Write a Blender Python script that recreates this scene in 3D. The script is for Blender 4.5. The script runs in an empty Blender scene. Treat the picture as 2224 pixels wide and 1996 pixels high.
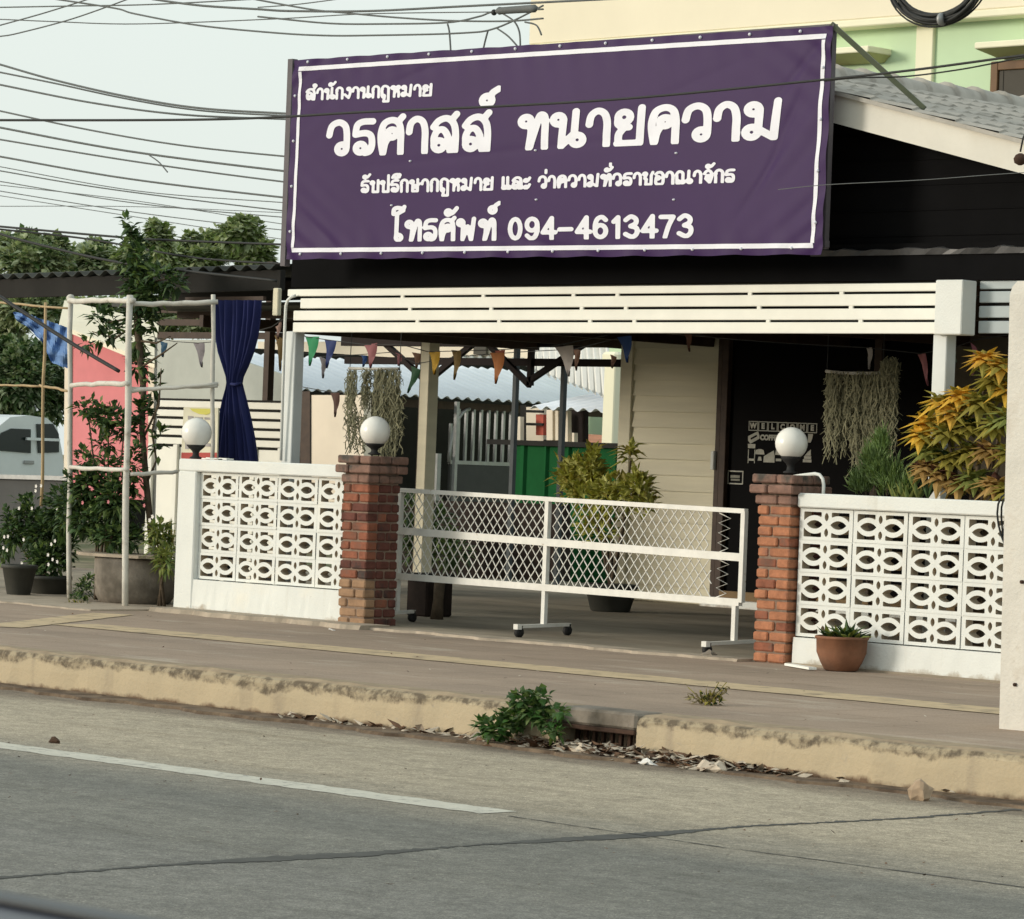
import bpy, math, random
from mathutils import Vector, Matrix
random.seed(7)
S = bpy.context.scene
COL = S.collection
rad = math.radians
# ------------------------------------------------------------------ camera
F = 7900.0; PSI = rad(45.0); ROLL = rad(2.2); HOR = 1007.0   # focal length in photo pixels, heading, roll, horizon row
CAMP = Vector((20.394, -16.976, 1.163))
_p = math.atan((HOR-998.0)/F)
FW = Vector((-math.sin(PSI)*math.cos(_p), math.cos(PSI)*math.cos(_p), math.sin(_p)))
_r = Vector((math.cos(PSI), math.sin(PSI), 0)); _u = _r.cross(FW)
RT = _r*math.cos(ROLL)+_u*math.sin(ROLL); UP = -_r*math.sin(ROLL)+_u*math.cos(ROLL)
cam = bpy.data.cameras.new('camera'); camo = bpy.data.objects.new('camera', cam); COL.objects.link(camo)
M = Matrix((RT, UP, -FW)).transposed().to_4x4(); M.translation = CAMP
camo.matrix_world = M
cam.sensor_width = 36; cam.lens = 36*F/2224; cam.clip_start = .1; cam.clip_end = 2000
cam.dof.use_dof = True; cam.dof.focus_distance = 22.5; cam.dof.aperture_fstop = 30
S.camera = camo
# ------------------------------------------------------------------ light
SUN = Vector((-.55, -.82, .19)).normalized()
w = bpy.data.worlds.new('World'); S.world = w; w.use_nodes = True
nt = w.node_tree; bg = nt.nodes['Background']
sk = nt.nodes.new('ShaderNodeTexSky'); sk.sky_type = 'NISHITA'; sk.sun_disc = False
sk.sun_elevation = math.asin(SUN.z); sk.sun_rotation = math.atan2(SUN.x, SUN.y)
sk.air_density = 1.2; sk.dust_density = 4.5; sk.ozone_density = 1.0; sk.altitude = 0
mx = nt.nodes.new('ShaderNodeMix'); mx.data_type = 'RGBA'; mx.inputs[0].default_value = .72
mx.inputs[7].default_value = (6.5, 7.1, 6.85, 1)       # a bright, even haze veil over the sky
nt.links.new(sk.outputs[0], mx.inputs[6]); nt.links.new(mx.outputs[2], bg.inputs[0])
bg.inputs[1].default_value = .128
sl = bpy.data.lights.new('sun', 'SUN'); sl.energy = 1.55; sl.angle = rad(14); sl.color = (1, .945, .85)
so = bpy.data.objects.new('sun', sl); COL.objects.link(so); so.location = (0, -30, 30)
so.rotation_euler = SUN.to_track_quat('Z', 'Y').to_euler()
S.view_settings.view_transform = 'Standard'; S.view_settings.look = 'None'; S.view_settings.exposure = .31; S.view_settings.gamma = 1
# ------------------------------------------------------------------ helpers
def ray(px, py): return FW+RT*((px-1112)/F)-UP*((py-998)/F)
def at(px, py, Y=None, z=None, X=None, D=None):
    """point of the place seen at a photo pixel on a given plane"""
    d = ray(px, py)
    if Y is not None: t = (Y-CAMP.y)/d.y
    elif z is not None: t = (z-CAMP.z)/d.z
    elif X is not None: t = (X-CAMP.x)/d.x
    else: t = D
    return CAMP+d*t
def ppm(p): return F/((Vector(p)-CAMP).dot(FW))     # photo pixels per metre at a point
def tag(o, label=None, cat=None, group=None, kind=None):
    if label: o['label'] = label
    if cat: o['category'] = cat
    if group: o['group'] = group
    if kind: o['kind'] = kind
    return o
def thing(name, label, cat, loc=(0, 0, 0), group=None):
    o = bpy.data.objects.new(name, None); COL.objects.link(o); o.location = loc; o.empty_display_size = .1
    return tag(o, label, cat, group)
def wloc(o):
    v = Vector((0, 0, 0))
    while o: v += o.location; o = o.parent
    return v
class MB:
    def __init__(s): s.v = []; s.f = []; s.m = []; s.sm = []
    def add(s, vs, fs, m=0, sm=False):
        b = len(s.v); s.v += [tuple(v) for v in vs]
        for f in fs: s.f.append([i+b for i in f]); s.m.append(m); s.sm.append(sm)
        return s
    def hexa(s, p, m=0):   # 8 corners: bottom 4 ccw, top 4 ccw
        return s.add(p, [(3, 2, 1, 0), (4, 5, 6, 7), (0, 1, 5, 4), (1, 2, 6, 5), (2, 3, 7, 6), (3, 0, 4, 7)], m)
    def box(s, x0, x1, y0, y1, z0, z1, m=0):
        return s.hexa([(x0, y0, z0), (x1, y0, z0), (x1, y1, z0), (x0, y1, z0), (x0, y0, z1), (x1, y0, z1), (x1, y1, z1), (x0, y1, z1)], m)
    def bbox(s, x0, x1, y0, y1, z0, z1, b=.006, m=0):   # box with bevelled edges
        if x0 > x1: x0, x1 = x1, x0
        vs = []
        for zz, i in ((z0, b), (z0+b, 0), (z1-b, 0), (z1, b)):
            X0, X1, Y0, Y1 = x0+i, x1-i, y0+i, y1-i
            c = b if i == 0 else b*.5
            vs += [(X0+c, Y0, zz), (X1-c, Y0, zz), (X1, Y0+c, zz), (X1, Y1-c, zz), (X1-c, Y1, zz), (X0+c, Y1, zz), (X0, Y1-c, zz), (X0, Y0+c, zz)]
        fs = [tuple(range(7, -1, -1)), tuple(range(24, 32))]
        for k in range(3):
            for i in range(8):
                j = (i+1) % 8; fs.append((k*8+i, k*8+j, k*8+8+j, k*8+8+i))
        return s.add(vs, fs, m)
    def bar(s, p, q, w, h=None, up=(0, 0, 1), m=0, ext=0):  # rectangular bar p->q, w across, h along up
        p = Vector(p); q = Vector(q); h = h or w; d = (q-p).normalized(); p = p-d*ext; q = q+d*ext
        upv = Vector(up)
        if abs(d.dot(upv)) > .98: upv = Vector((0, 1, 0))
        sd = d.cross(upv).normalized(); u = sd.cross(d)
        a, b = sd*w/2, u*h/2
        return s.hexa([p-a-b, p+a-b, q+a-b, q-a-b, p-a+b, p+a+b, q+a+b, q-a+b], m)
    def tube(s, pts, r, n=6, m=0, cap=True):
        pts = [Vector(p) for p in pts]; rs = r if isinstance(r, (list, tuple)) else [r]*len(pts)
        vs = []; prev = None
        if len(rs) != len(pts): rs = [rs[min(len(rs)-1, round(i*(len(rs)-1)/max(1, len(pts)-1)))] for i in range(len(pts))]
        for i, p in enumerate(pts):
            d = (pts[min(i+1, len(pts)-1)]-pts[max(i-1, 0)]).normalized()
            if prev is None:
                prev = d.orthogonal().normalized()
            a = (prev-d*prev.dot(d))
            a = a.normalized() if a.length > 1e-6 else d.orthogonal().normalized()
            prev = a; b = d.cross(a)
            for k in range(n):
                t = 2*math.pi*k/n; vs.append(p+(a*math.cos(t)+b*math.sin(t))*rs[i])
        fs = [(i*n+k, i*n+(k+1) % n, (i+1)*n+(k+1) % n, (i+1)*n+k) for i in range(len(pts)-1) for k in range(n)]
        if cap: fs += [tuple(range(n-1, -1, -1)), tuple((len(pts)-1)*n+k for k in range(n))]
        return s.add(vs, fs, m, n > 4)
    def lathe(s, c, prof, n=24, m=0, sx=1, sy=1):
        c = Vector(c); vs = []
        for r, z in prof:
            for k in range(n):
                t = 2*math.pi*k/n; vs.append((c.x+r*sx*math.cos(t), c.y+r*sy*math.sin(t), c.z+z))
        fs = [(i*n+k, i*n+(k+1) % n, (i+1)*n+(k+1) % n, (i+1)*n+k) for i in range(len(prof)-1) for k in range(n)]
        if prof[0][0] > 1e-5: fs.append(tuple(range(n-1, -1, -1)))
        if prof[-1][0] > 1e-5: fs.append(tuple((len(prof)-1)*n+k for k in range(n)))
        return s.add(vs, fs, m, True)
    def sphere(s, c, r, n=20, m=0, sz=1):
        k = n//2
        return s.lathe(c, [(r*math.sin(math.pi*i/k)+1e-6, -r*sz*math.cos(math.pi*i/k)) for i in range(k+1)], n, m)
    def leaf(s, p, d, up, L, W, m=0, droop=.25):  # a leaf: four faces folded on the midrib
        d = d.normalized(); sd = d.cross(up)
        sd = sd.normalized() if sd.length > 1e-4 else d.orthogonal().normalized()
        n = sd.cross(d).normalized()
        a = p; b = p+d*L*.45+n*L*.06; c = p+d*L-Vector((0, 0, 1))*L*droop
        l = p+d*L*.42-sd*W/2; r = p+d*L*.42+sd*W/2
        return s.add([a, l, b, r, c], [(0, 2, 1), (0, 3, 2), (1, 2, 4), (2, 3, 4)], m, False)
    def build(s, name, mats, parent=None):
        me = bpy.data.meshes.new(name); o0 = wloc(parent) if parent else Vector((0, 0, 0))
        me.from_pydata([(v[0]-o0.x, v[1]-o0.y, v[2]-o0.z) for v in s.v], [], s.f)
        mats = mats if isinstance(mats, (list, tuple)) else [mats]
        for mm in mats: me.materials.append(mm)
        me.polygons.foreach_set('material_index', s.m); me.polygons.foreach_set('use_smooth', s.sm)
        me.update()
        o = bpy.data.objects.new(name, me); COL.objects.link(o)
        if parent: o.parent = parent
        return o
def copy_tree(o, parent=None):
    c = o.copy(); COL.objects.link(c)
    if parent: c.parent = parent
    for ch in list(o.children): copy_tree(ch, c)
    return c
# ------------------------------------------------------------------ materials
def mat(name, col, rough=.7, var=.12, scale=6, bump=0, bscale=60, metal=0, col2=None, thr=(.45, .6), dscale=3, spec=.3, stretch=(1, 1, 1), trans=0):
    m = bpy.data.materials.new(name); m.use_nodes = True; n = m.node_tree; L = n.links
    b = n.nodes['Principled BSDF']; b.inputs['Roughness'].default_value = rough; b.inputs['Metallic'].default_value = metal
    b.inputs['Specular IOR Level'].default_value = spec
    g = n.nodes.new('ShaderNodeNewGeometry'); mp = n.nodes.new('ShaderNodeMapping'); mp.inputs['Scale'].default_value = stretch
    L.new(g.outputs['Position'], mp.inputs[0])
    def noise(sc, det=5):
        t = n.nodes.new('ShaderNodeTexNoise'); t.inputs['Scale'].default_value = sc; t.inputs['Detail'].default_value = det; t.inputs['Roughness'].default_value = .6
        L.new(mp.outputs[0], t.inputs[0]); return t
    t = noise(scale)
    mr = n.nodes.new('ShaderNodeMapRange'); mr.inputs[1].default_value = .3; mr.inputs[2].default_value = .7; mr.inputs[3].default_value = 1-var; mr.inputs[4].default_value = 1+var
    L.new(t.outputs[0], mr.inputs[0])
    src = None
    if col2:
        t2 = noise(dscale, 8); r2 = n.nodes.new('ShaderNodeMapRange'); r2.inputs[1].default_value = thr[0]; r2.inputs[2].default_value = thr[1]
        L.new(t2.outputs[0], r2.inputs[0])
        mc = n.nodes.new('ShaderNodeMix'); mc.data_type = 'RGBA'; mc.inputs[6].default_value = (*col, 1); mc.inputs[7].default_value = (*col2, 1)
        L.new(r2.outputs[0], mc.inputs[0]); src = mc.outputs[2]
    vm = n.nodes.new('ShaderNodeVectorMath'); vm.operation = 'SCALE'; vm.inputs[0].default_value = col
    if src: L.new(src, vm.inputs[0])
    L.new(mr.outputs[0], vm.inputs['Scale']); L.new(vm.outputs[0], b.inputs['Base Color'])
    if bump:
        t3 = noise(bscale, 4); bp = n.nodes.new('ShaderNodeBump'); bp.inputs['Strength'].default_value = bump; bp.inputs['Distance'].default_value = .01
        L.new(t3.outputs[0], bp.inputs['Height']); L.new(bp.outputs[0], b.inputs['Normal'])
    if trans:
        b.inputs['Transmission Weight'].default_value = trans
    return m
def leafmat(name, col, rough=.5):
    m = mat(name, col, rough, .35, 9, spec=.25)
    n = m.node_tree; b = n.nodes['Principled BSDF']; out = n.nodes['Material Output']
    tr = n.nodes.new('ShaderNodeBsdfTranslucent'); tr.inputs[0].default_value = (col[0]*1.3, col[1]*1.4, col[2]*.8, 1)
    mxs = n.nodes.new('ShaderNodeMixShader'); mxs.inputs[0].default_value = .25
    n.links.new(b.outputs[0], mxs.inputs[1]); n.links.new(tr.outputs[0], mxs.inputs[2]); n.links.new(mxs.outputs[0], out.inputs[0])
    return m
MT = dict(
 whitesmooth=mat('white_paint_smooth', (.82, .82, .77), .7, .05, 3),
 white=mat('white_wall_paint', (.82, .82, .77), .75, .05, 3, .25, 90, col2=(.74, .73, .66), thr=(.58, .78), dscale=2.2),
 cream=mat('cream_slat_paint', (.80, .80, .725), .55, .05, 4, .1, 60),
 slatshade=mat('shaded_slat_paint', (.40, .45, .46), .6, .06, 4),  # bluish shade of the side slats put into their colour
 post=mat('white_post_paint', (.62, .65, .64), .55, .06, 5),
 clap=mat('clapboard_paint', (.66, .62, .47), .65, .07, 3, .1, 40, stretch=(.3, 1, 4)),
 black=mat('black_cladding', (.0045, .0045, .005), .8, .2, 3, spec=.06),
 blackglass=mat('black_glass', (.0025, .0025, .003), .45, .1, 2, spec=.02),
 darkwood=mat('dark_brown_wood', (.05, .03, .02), .6, .25, 12),
 maroon=mat('maroon_steel', (.012, .006, .005), .8, .2, 6),
 darksteel=mat('dark_steel', (.035, .045, .05), .5, .2, 8, metal=.2),
 greensteel=mat('painted_green_steel', (.07, .085, .05), .5, .15, 8),
 greysteel=mat('grey_galvanised_steel', (.32, .33, .33), .45, .15, 9, metal=.4),
 gatewhite=mat('chipped_white_gate_paint', (.72, .71, .66), .5, .08, 12, .1, 80, col2=(.45, .38, .3), thr=(.66, .72), dscale=14),
 rubber=mat('black_rubber', (.02, .02, .02), .7, .2, 10),
 globe=mat('milky_globe_glass', (.80, .79, .74), .25, .03, 3, spec=.5),
 mortar=mat('brick_mortar', (.22, .16, .12), .9, .25, 14, .5, 90),
 b1=mat('red_brick', (.26, .095, .055), .85, .3, 18, .5, 70, col2=(.13, .07, .05), thr=(.52, .68), dscale=9),
 b2=mat('orange_brick', (.40, .17, .09), .85, .25, 18, .5, 70, col2=(.20, .09, .06), thr=(.55, .7), dscale=9),
 b3=mat('weathered_and_shaded_brick', (.12, .045, .034), .9, .3, 16, .5, 70, col2=(.06, .045, .04), thr=(.5, .65), dscale=7),
 b4=mat('sandy_worn_brick', (.32, .20, .12), .9, .2, 16, .5, 70),
 b5=mat('dirty_cap_brick', (.22, .13, .10), .9, .3, 14, .5, 70, col2=(.08, .07, .06), thr=(.48, .62), dscale=6),
 purple=mat('purple_vinyl', (.041, .0175, .078), .5, .05, 2, spec=.13),
 print=mat('white_vinyl_print', (.72, .73, .80), .5, .05, 6, spec=.35),
 pole=mat('white_concrete_post', (.64, .615, .555), .85, .09, 5, .5, 50, col2=(.46, .41, .34), thr=(.53, .72), dscale=5),
 terracotta=mat('terracotta', (.22, .10, .055), .75, .2, 9, .2, 40, col2=(.10, .06, .04), thr=(.45, .7), dscale=4),
 soil=mat('potting_soil', (.05, .035, .025), .95, .3, 20),
 concrete=mat('stained_concrete', (.23, .20, .165), .9, .25, 5, .4, 40, col2=(.11, .095, .075), thr=(.45, .65), dscale=3),
 darkpot=mat('dark_plastic_pot', (.05, .05, .042), .65, .2, 9),
 bamboo=mat('bamboo_tan', (.42, .31, .17), .6, .2, 10, stretch=(1, 1, .4)),
 whitebamboo=mat('whitewashed_bamboo', (.60, .58, .52), .7, .12, 9, .2, 30, col2=(.36, .33, .27), thr=(.58, .7), dscale=8),
 navy=mat('navy_cloth', (.016, .022, .10), .8, .15, 6),
 pink=mat('pink_wall_paint', (.66, .22, .235), .75, .07, 3),
 creamroof=mat('cream_roof_sheet', (.80, .74, .58), .6, .06, 3),
 tarp=mat('blue_tarp', (.13, .24, .47), .5, .2, 6),
 bluetin=mat('pale_blue_tin', (.74, .79, .86), .45, .06, 2.5, stretch=(.3, 1, 1)),
 greytin=mat('grey_tin', (.33, .34, .32), .5, .12, 4),
 dktin=mat('dark_tin', (.035, .04, .035), .6, .3, 4),
 greygreen=mat('grey_green_sheet', (.40, .42, .38), .6, .08, 3),
 cwall=mat('cream_wall', (.74, .66, .54), .8, .06, 2),
 greensheet=mat('green_metal_sheet', (.010, .085, .026), .75, .15, 4, spec=.06),
 mint=mat('mint_wall', (.52, .68, .46), .85, .04, .8, .1, 20),
 mintcream=mat('cream_band', (.80, .74, .58), .85, .04, .7, .1, 20),
 ivory=mat('ivory_trim', (.80, .78, .60), .8, .04, 1),
 olive=mat('olive_ledge_underside', (.40, .40, .20), .85, .06, 1),  # olive, darker than the ledge above it
 brownframe=mat('brown_window_frame', (.16, .09, .045), .6, .2, 4),
 curtainglass=mat('curtained_glass', (.075, .07, .06), .5, .12, 2, spec=.06),
 tile=mat('cement_roof_tile', (.40, .38, .34), .9, .12, 6, .3, 30, col2=(.26, .25, .22), thr=(.55, .7), dscale=4),
 barge=mat('barge_board_paint', (.66, .64, .57), .7, .06, 3, .1, 30, col2=(.56, .52, .43), thr=(.5, .75), dscale=1.2),
 wire=mat('black_cable', (.022, .024, .024), .6, .1, 5),
 greywire=mat('weathered_grey_cable', (.12, .13, .13), .7, .1, 5),
 carpaint=mat('silver_blue_car_paint', (.66, .71, .73), .3, .05, 2, metal=.3, spec=.5),
 carglass=mat('tinted_car_glass', (.012, .02, .018), .12, .1, 2, spec=.5),
 navycar=mat('navy_car_paint', (.008, .012, .03), .35, .1, 2, spec=.4),
 trim=mat('grey_window_trim', (.06, .066, .07), .5, .1, 2),
 moss=mat('spanish_moss', (.24, .235, .15), .9, .3, 14),
 bark=mat('bark', (.10, .075, .05), .9, .3, 14, .5, 40),
 paper=mat('poster_paper', (.68, .65, .50), .6, .05, 5),
 yellow=mat('poster_yellow', (.62, .58, .12), .6, .08, 8),
 red=mat('poster_red', (.40, .06, .05), .6, .15, 8),
 greyprint=mat('grey_print', (.33, .31, .30), .6, .2, 20),
 sticker=mat('sticker_white', (.46, .46, .40), .6, .15, 20),
 rust=mat('rusty_drain_iron', (.055, .03, .02), .9, .35, 18),
 stone=mat('tan_rock', (.36, .27, .185), .9, .25, 16, .5, 30),
 litter1=mat('dry_leaf_brown', (.15, .085, .05), .85, .3, 20),
 litter2=mat('dry_leaf_pale', (.52, .45, .36), .85, .2, 20),
 litter3=mat('dry_leaf_dark', (.06, .035, .022), .9, .3, 20),
 petal=mat('white_petal', (.72, .70, .66), .7, .1, 20), petalpink=mat('pink_petal', (.55, .20, .22), .7, .15, 20),
 orangetile=mat('orange_roof', (.50, .20, .12), .7, .2, 5), redbox=mat('red_panel', (.42, .07, .04), .6, .2, 5),
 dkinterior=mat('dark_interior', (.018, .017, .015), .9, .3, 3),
 rawconc=mat('raw_block_concrete', (.46, .395, .30), .9, .2, 9),
 gutter=mat('gutter_soil', (.17, .125, .085), .95, .3, 9, .6, 50, col2=(.09, .062, .042), thr=(.42, .6), dscale=5),
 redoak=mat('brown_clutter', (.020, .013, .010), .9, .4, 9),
 dkfence=mat('charcoal_sheet', (.055, .058, .058), .7, .15, 3),
)
LG = dict(
 dark=leafmat('leaf_dark', (.030, .058, .022)), mid=leafmat('leaf_mid', (.065, .115, .04)), light=leafmat('leaf_light', (.14, .20, .065)),
 hazy=leafmat('leaf_hazy', (.34, .39, .23)), hazyd=leafmat('leaf_hazy_dark', (.21, .255, .155)),  # haze of distance put into these leaf colours
 yell=leafmat('leaf_yellow', (.74, .47, .07)), oran=leafmat('leaf_orange', (.66, .40, .07)), olive=leafmat('leaf_olive', (.30, .26, .055)), purp2=leafmat('leaf_brown', (.42, .27, .10)),
 lime=leafmat('leaf_lime', (.22, .25, .07)), weed=leafmat('leaf_weed', (.05, .12, .028)), feather=leafmat('leaf_feathery', (.22, .31, .13)), porch=leafmat('leaf_porch', (.44, .44, .11)), porchl=leafmat('leaf_porch_light', (.58, .58, .2)), purp=leafmat('leaf_purple', (.11, .05, .035)), sand=leafmat('leaf_dry', (.2, .16, .09)))
# ------------------------------------------------------------------ special materials
def nodes(m): return m.node_tree.nodes, m.node_tree.links, m.node_tree.nodes['Principled BSDF']
def kerbmat():
    m = bpy.data.materials.new('yellow_kerb_paint_worn'); m.use_nodes = True; n, L, b = nodes(m); b.inputs['Roughness'].default_value = .85; b.inputs['Specular IOR Level'].default_value = .2
    g = n.new('ShaderNodeNewGeometry'); sp = n.new('ShaderNodeSeparateXYZ'); L.new(g.outputs['Position'], sp.inputs[0])
    def noise(sc, det=6):
        t = n.new('ShaderNodeTexNoise'); t.inputs['Scale'].default_value = sc; t.inputs['Detail'].default_value = det; t.inputs['Roughness'].default_value = .65; L.new(g.outputs['Position'], t.inputs[0]); return t.outputs[0]
    def math_(op, a, bb):
        t = n.new('ShaderNodeMath'); t.operation = op
        for i, x in enumerate((a, bb)):
            if isinstance(x, (int, float)): t.inputs[i].default_value = x
            else: L.new(x, t.inputs[i])
        return t.outputs[0]
    def ramp(x, lo, hi):
        t = n.new('ShaderNodeMapRange'); t.inputs[1].default_value = lo; t.inputs[2].default_value = hi; L.new(x, t.inputs[0]); return t.outputs[0]
    def mix(f, a, bb):
        t = n.new('ShaderNodeMix'); t.data_type = 'RGBA'; L.new(f, t.inputs[0])
        for i, x in ((6, a), (7, bb)):
            if isinstance(x, tuple): t.inputs[i].default_value = (*x, 1)
            else: L.new(x, t.inputs[i])
        return t.outputs[2]
    zz = sp.outputs['Z']
    edge = math_('ADD', zz, math_('MULTIPLY', math_('SUBTRACT', noise(2.2), .5), .20)); edge = math_('ADD', edge, math_('MULTIPLY', math_('SUBTRACT', noise(22), .5), .05))
    f = ramp(edge, -.068, -.05)                                 # paint line
    mould = mix(ramp(noise(14), .42, .58), (.36, .30, .205), (.13, .105, .075))
    mpd = n.new('ShaderNodeMapping'); mpd.inputs['Scale'].default_value = (1, 1, .12); L.new(g.outputs['Position'], mpd.inputs[0]); td = n.new('ShaderNodeTexNoise'); td.inputs['Scale'].default_value = 7; td.inputs['Detail'].default_value = 6; L.new(mpd.outputs[0], td.inputs[0])
    yel = mix(ramp(noise(5), .3, .75), (.485, .40, .27), (.43, .36, .25))
    yel = mix(ramp(td.outputs[0], .56, .72), yel, (.36, .30, .215)); yel = mix(ramp(noise(11), .62, .70), yel, (.40, .345, .26))
    base = mix(f, yel, mould)
    top = ramp(zz, -.012, -.004)
    base2 = mix(top, base, mix(ramp(noise(8), .35, .65), (.37, .295, .20), (.27, .21, .145)))
    dirt = ramp(math_('ADD', zz, math_('MULTIPLY', math_('SUBTRACT', noise(6), .5), .12)), -.175, -.20)
    base3 = mix(dirt, base2, (.15, .10, .065))
    L.new(base3, b.inputs['Base Color'])
    bp = n.new('ShaderNodeBump'); bp.inputs['Strength'].default_value = .5; bp.inputs['Distance'].default_value = .01; L.new(noise(45, 4), bp.inputs['Height']); L.new(bp.outputs[0], b.inputs['Normal'])
    return m
def roadmat():
    m = bpy.data.materials.new('worn_asphalt'); m.use_nodes = True; n, L, b = nodes(m); b.inputs['Roughness'].default_value = .9; b.inputs['Specular IOR Level'].default_value = .2
    g = n.new('ShaderNodeNewGeometry'); sp = n.new('ShaderNodeSeparateXYZ'); L.new(g.outputs['Position'], sp.inputs[0])
    def noise(sc, det=6, st=(1, 1, 1)):
        mp = n.new('ShaderNodeMapping'); mp.inputs['Scale'].default_value = st; L.new(g.outputs['Position'], mp.inputs[0])
        t = n.new('ShaderNodeTexNoise'); t.inputs['Scale'].default_value = sc; t.inputs['Detail'].default_value = det; t.inputs['Roughness'].default_value = .65; L.new(mp.outputs[0], t.inputs[0]); return t.outputs[0]
    def ramp(x, lo, hi, a=0, c=1):
        t = n.new('ShaderNodeMapRange'); t.interpolation_type = 'SMOOTHSTEP'; t.inputs[1].default_value = lo; t.inputs[2].default_value = hi; t.inputs[3].default_value = a; t.inputs[4].default_value = c; L.new(x, t.inputs[0]); return t.outputs[0]
    def mix(f, a, bb, mode='MIX'):
        t = n.new('ShaderNodeMix'); t.data_type = 'RGBA'; t.blend_type = mode
        if isinstance(f, float): t.inputs[0].default_value = f
        else: L.new(f, t.inputs[0])
        for i, x in ((6, a), (7, bb)):
            if isinstance(x, tuple): t.inputs[i].default_value = (*x, 1)
            else: L.new(x, t.inputs[i])
        return t.outputs[2]
    y = n.new('ShaderNodeMath'); y.operation = 'MULTIPLY_ADD'; L.new(noise(.9, 3, (.35, 1, 1)), y.inputs[0]); y.inputs[1].default_value = 1.0; L.new(sp.outputs['Y'], y.inputs[2])
    yy = y.outputs[0]                                            # Y + 0..1
    lane = mix(ramp(noise(.5, 4, (.25, 1, 1)), .35, .65), (.168, .166, .150), (.215, .209, .185))
    dusty = mix(ramp(noise(.7, 4, (.25, 1, 1)), .35, .65), (.365, .317, .243), (.43, .372, .285))
    base = mix(ramp(yy, -7.0, -5.7), lane, dusty)
    gut = mix(ramp(noise(1.2, 5, (.5, 1, 1)), .4, .6), (.24, .20, .155), (.19, .155, .12))
    base = mix(ramp(yy, -4.55, -4.2), base, gut)
    base = mix(ramp(yy, -8.6, -7.9, .55, 0), base, (.21, .205, .19))
    grain = mix(ramp(noise(150, 2), .3, .72), (.66, .66, .66), (1.34, 1.34, 1.32))
    base = mix(1.0, base, mix(ramp(noise(30, 4), .32, .68), (.87, .87, .87), (1.13, 1.13, 1.12)), 'MULTIPLY')
    base = mix(1.0, base, grain, 'MULTIPLY')
    mott = mix(ramp(noise(9, 6, (.6, 1, 1)), .3, .7), (.86, .86, .86), (1.14, 1.14, 1.14))
    base = mix(1.0, base, mott, 'MULTIPLY')
    stain = mix(ramp(noise(1.1, 6, (.3, 1, 1)), .60, .72), (1, 1, 1), (.80, .80, .79)); base = mix(1.0, base, stain, 'MULTIPLY')
    spot = mix(ramp(noise(60, 1), .70, .73), (1, 1, 1), (1.5, 1.48, 1.4)); base = mix(1.0, base, spot, 'MULTIPLY')
    streak = mix(ramp(noise(2.2, 5, (.12, 1.6, 1)), .58, .7), (1, 1, 1), (.86, .85, .83))
    base = mix(1.0, base, streak, 'MULTIPLY')
    L.new(base, b.inputs['Base Color'])
    bp = n.new('ShaderNodeBump'); bp.inputs['Strength'].default_value = .6; bp.inputs['Distance'].default_value = .006; L.new(noise(120, 3), bp.inputs['Height']); L.new(bp.outputs[0], b.inputs['Normal'])
    return m
def pavemat():
    m = bpy.data.materials.new('brown_paving'); m.use_nodes = True; n, L, b = nodes(m); b.inputs['Roughness'].default_value = .92; b.inputs['Specular IOR Level'].default_value = .2
    g = n.new('ShaderNodeNewGeometry')
    def noise(sc, det=6, st=(1, 1, 1)):
        mp = n.new('ShaderNodeMapping'); mp.inputs['Scale'].default_value = st; L.new(g.outputs['Position'], mp.inputs[0])
        t = n.new('ShaderNodeTexNoise'); t.inputs['Scale'].default_value = sc; t.inputs['Detail'].default_value = det; t.inputs['Roughness'].default_value = .65; L.new(mp.outputs[0], t.inputs[0]); return t.outputs[0]
    def ramp(x, lo, hi):
        t = n.new('ShaderNodeMapRange'); t.inputs[1].default_value = lo; t.inputs[2].default_value = hi; L.new(x, t.inputs[0]); return t.outputs[0]
    def mix(f, a, bb, mode='MIX'):
        t = n.new('ShaderNodeMix'); t.data_type = 'RGBA'; t.blend_type = mode
        if isinstance(f, float): t.inputs[0].default_value = f
        else: L.new(f, t.inputs[0])
        for i, x in ((6, a), (7, bb)):
            if isinstance(x, tuple): t.inputs[i].default_value = (*x, 1)
            else: L.new(x, t.inputs[i])
        return t.outputs[2]
    base = mix(ramp(noise(.9, 6, (.5, 1, 1)), .4, .66), (.39, .30, .228), (.305, .238, .182))
    base = mix(ramp(noise(2.6, 6, (.35, 1, 1)), .56, .68), base, (.45, .375, .295))
    br = n.new('ShaderNodeTexBrick'); mp = n.new('ShaderNodeMapping'); L.new(g.outputs['Position'], mp.inputs[0]); L.new(mp.outputs[0], br.inputs[0])
    br.inputs['Scale'].default_value = 1; br.inputs['Brick Width'].default_value = .4; br.inputs['Row Height'].default_value = .4; br.inputs['Mortar Size'].default_value = .008; br.inputs['Mortar Smooth'].default_value = .5; br.offset = 0
    br.inputs['Color1'].default_value = (1, 1, 1, 1); br.inputs['Color2'].default_value = (.91, .91, .92, 1); br.inputs['Mortar'].default_value = (.66, .64, .62, 1)
    base = mix(ramp(noise(1.3, 4), .3, .6), base, mix(1.0, base, br.outputs[0], 'MULTIPLY'))
    base = mix(1.0, base, mix(ramp(noise(70, 3), .3, .7), (.84, .84, .84), (1.15, 1.15, 1.15)), 'MULTIPLY')
    base = mix(1.0, base, mix(ramp(noise(1.9, 6, (.4, 1.3, 1)), .6, .7), (1, 1, 1), (.78, .77, .75)), 'MULTIPLY')
    L.new(base, b.inputs['Base Color'])
    bp = n.new('ShaderNodeBump'); bp.inputs['Strength'].default_value = .5; bp.inputs['Distance'].default_value = .008; L.new(noise(60, 4), bp.inputs['Height']); L.new(bp.outputs[0], b.inputs['Normal'])
    return m
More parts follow.
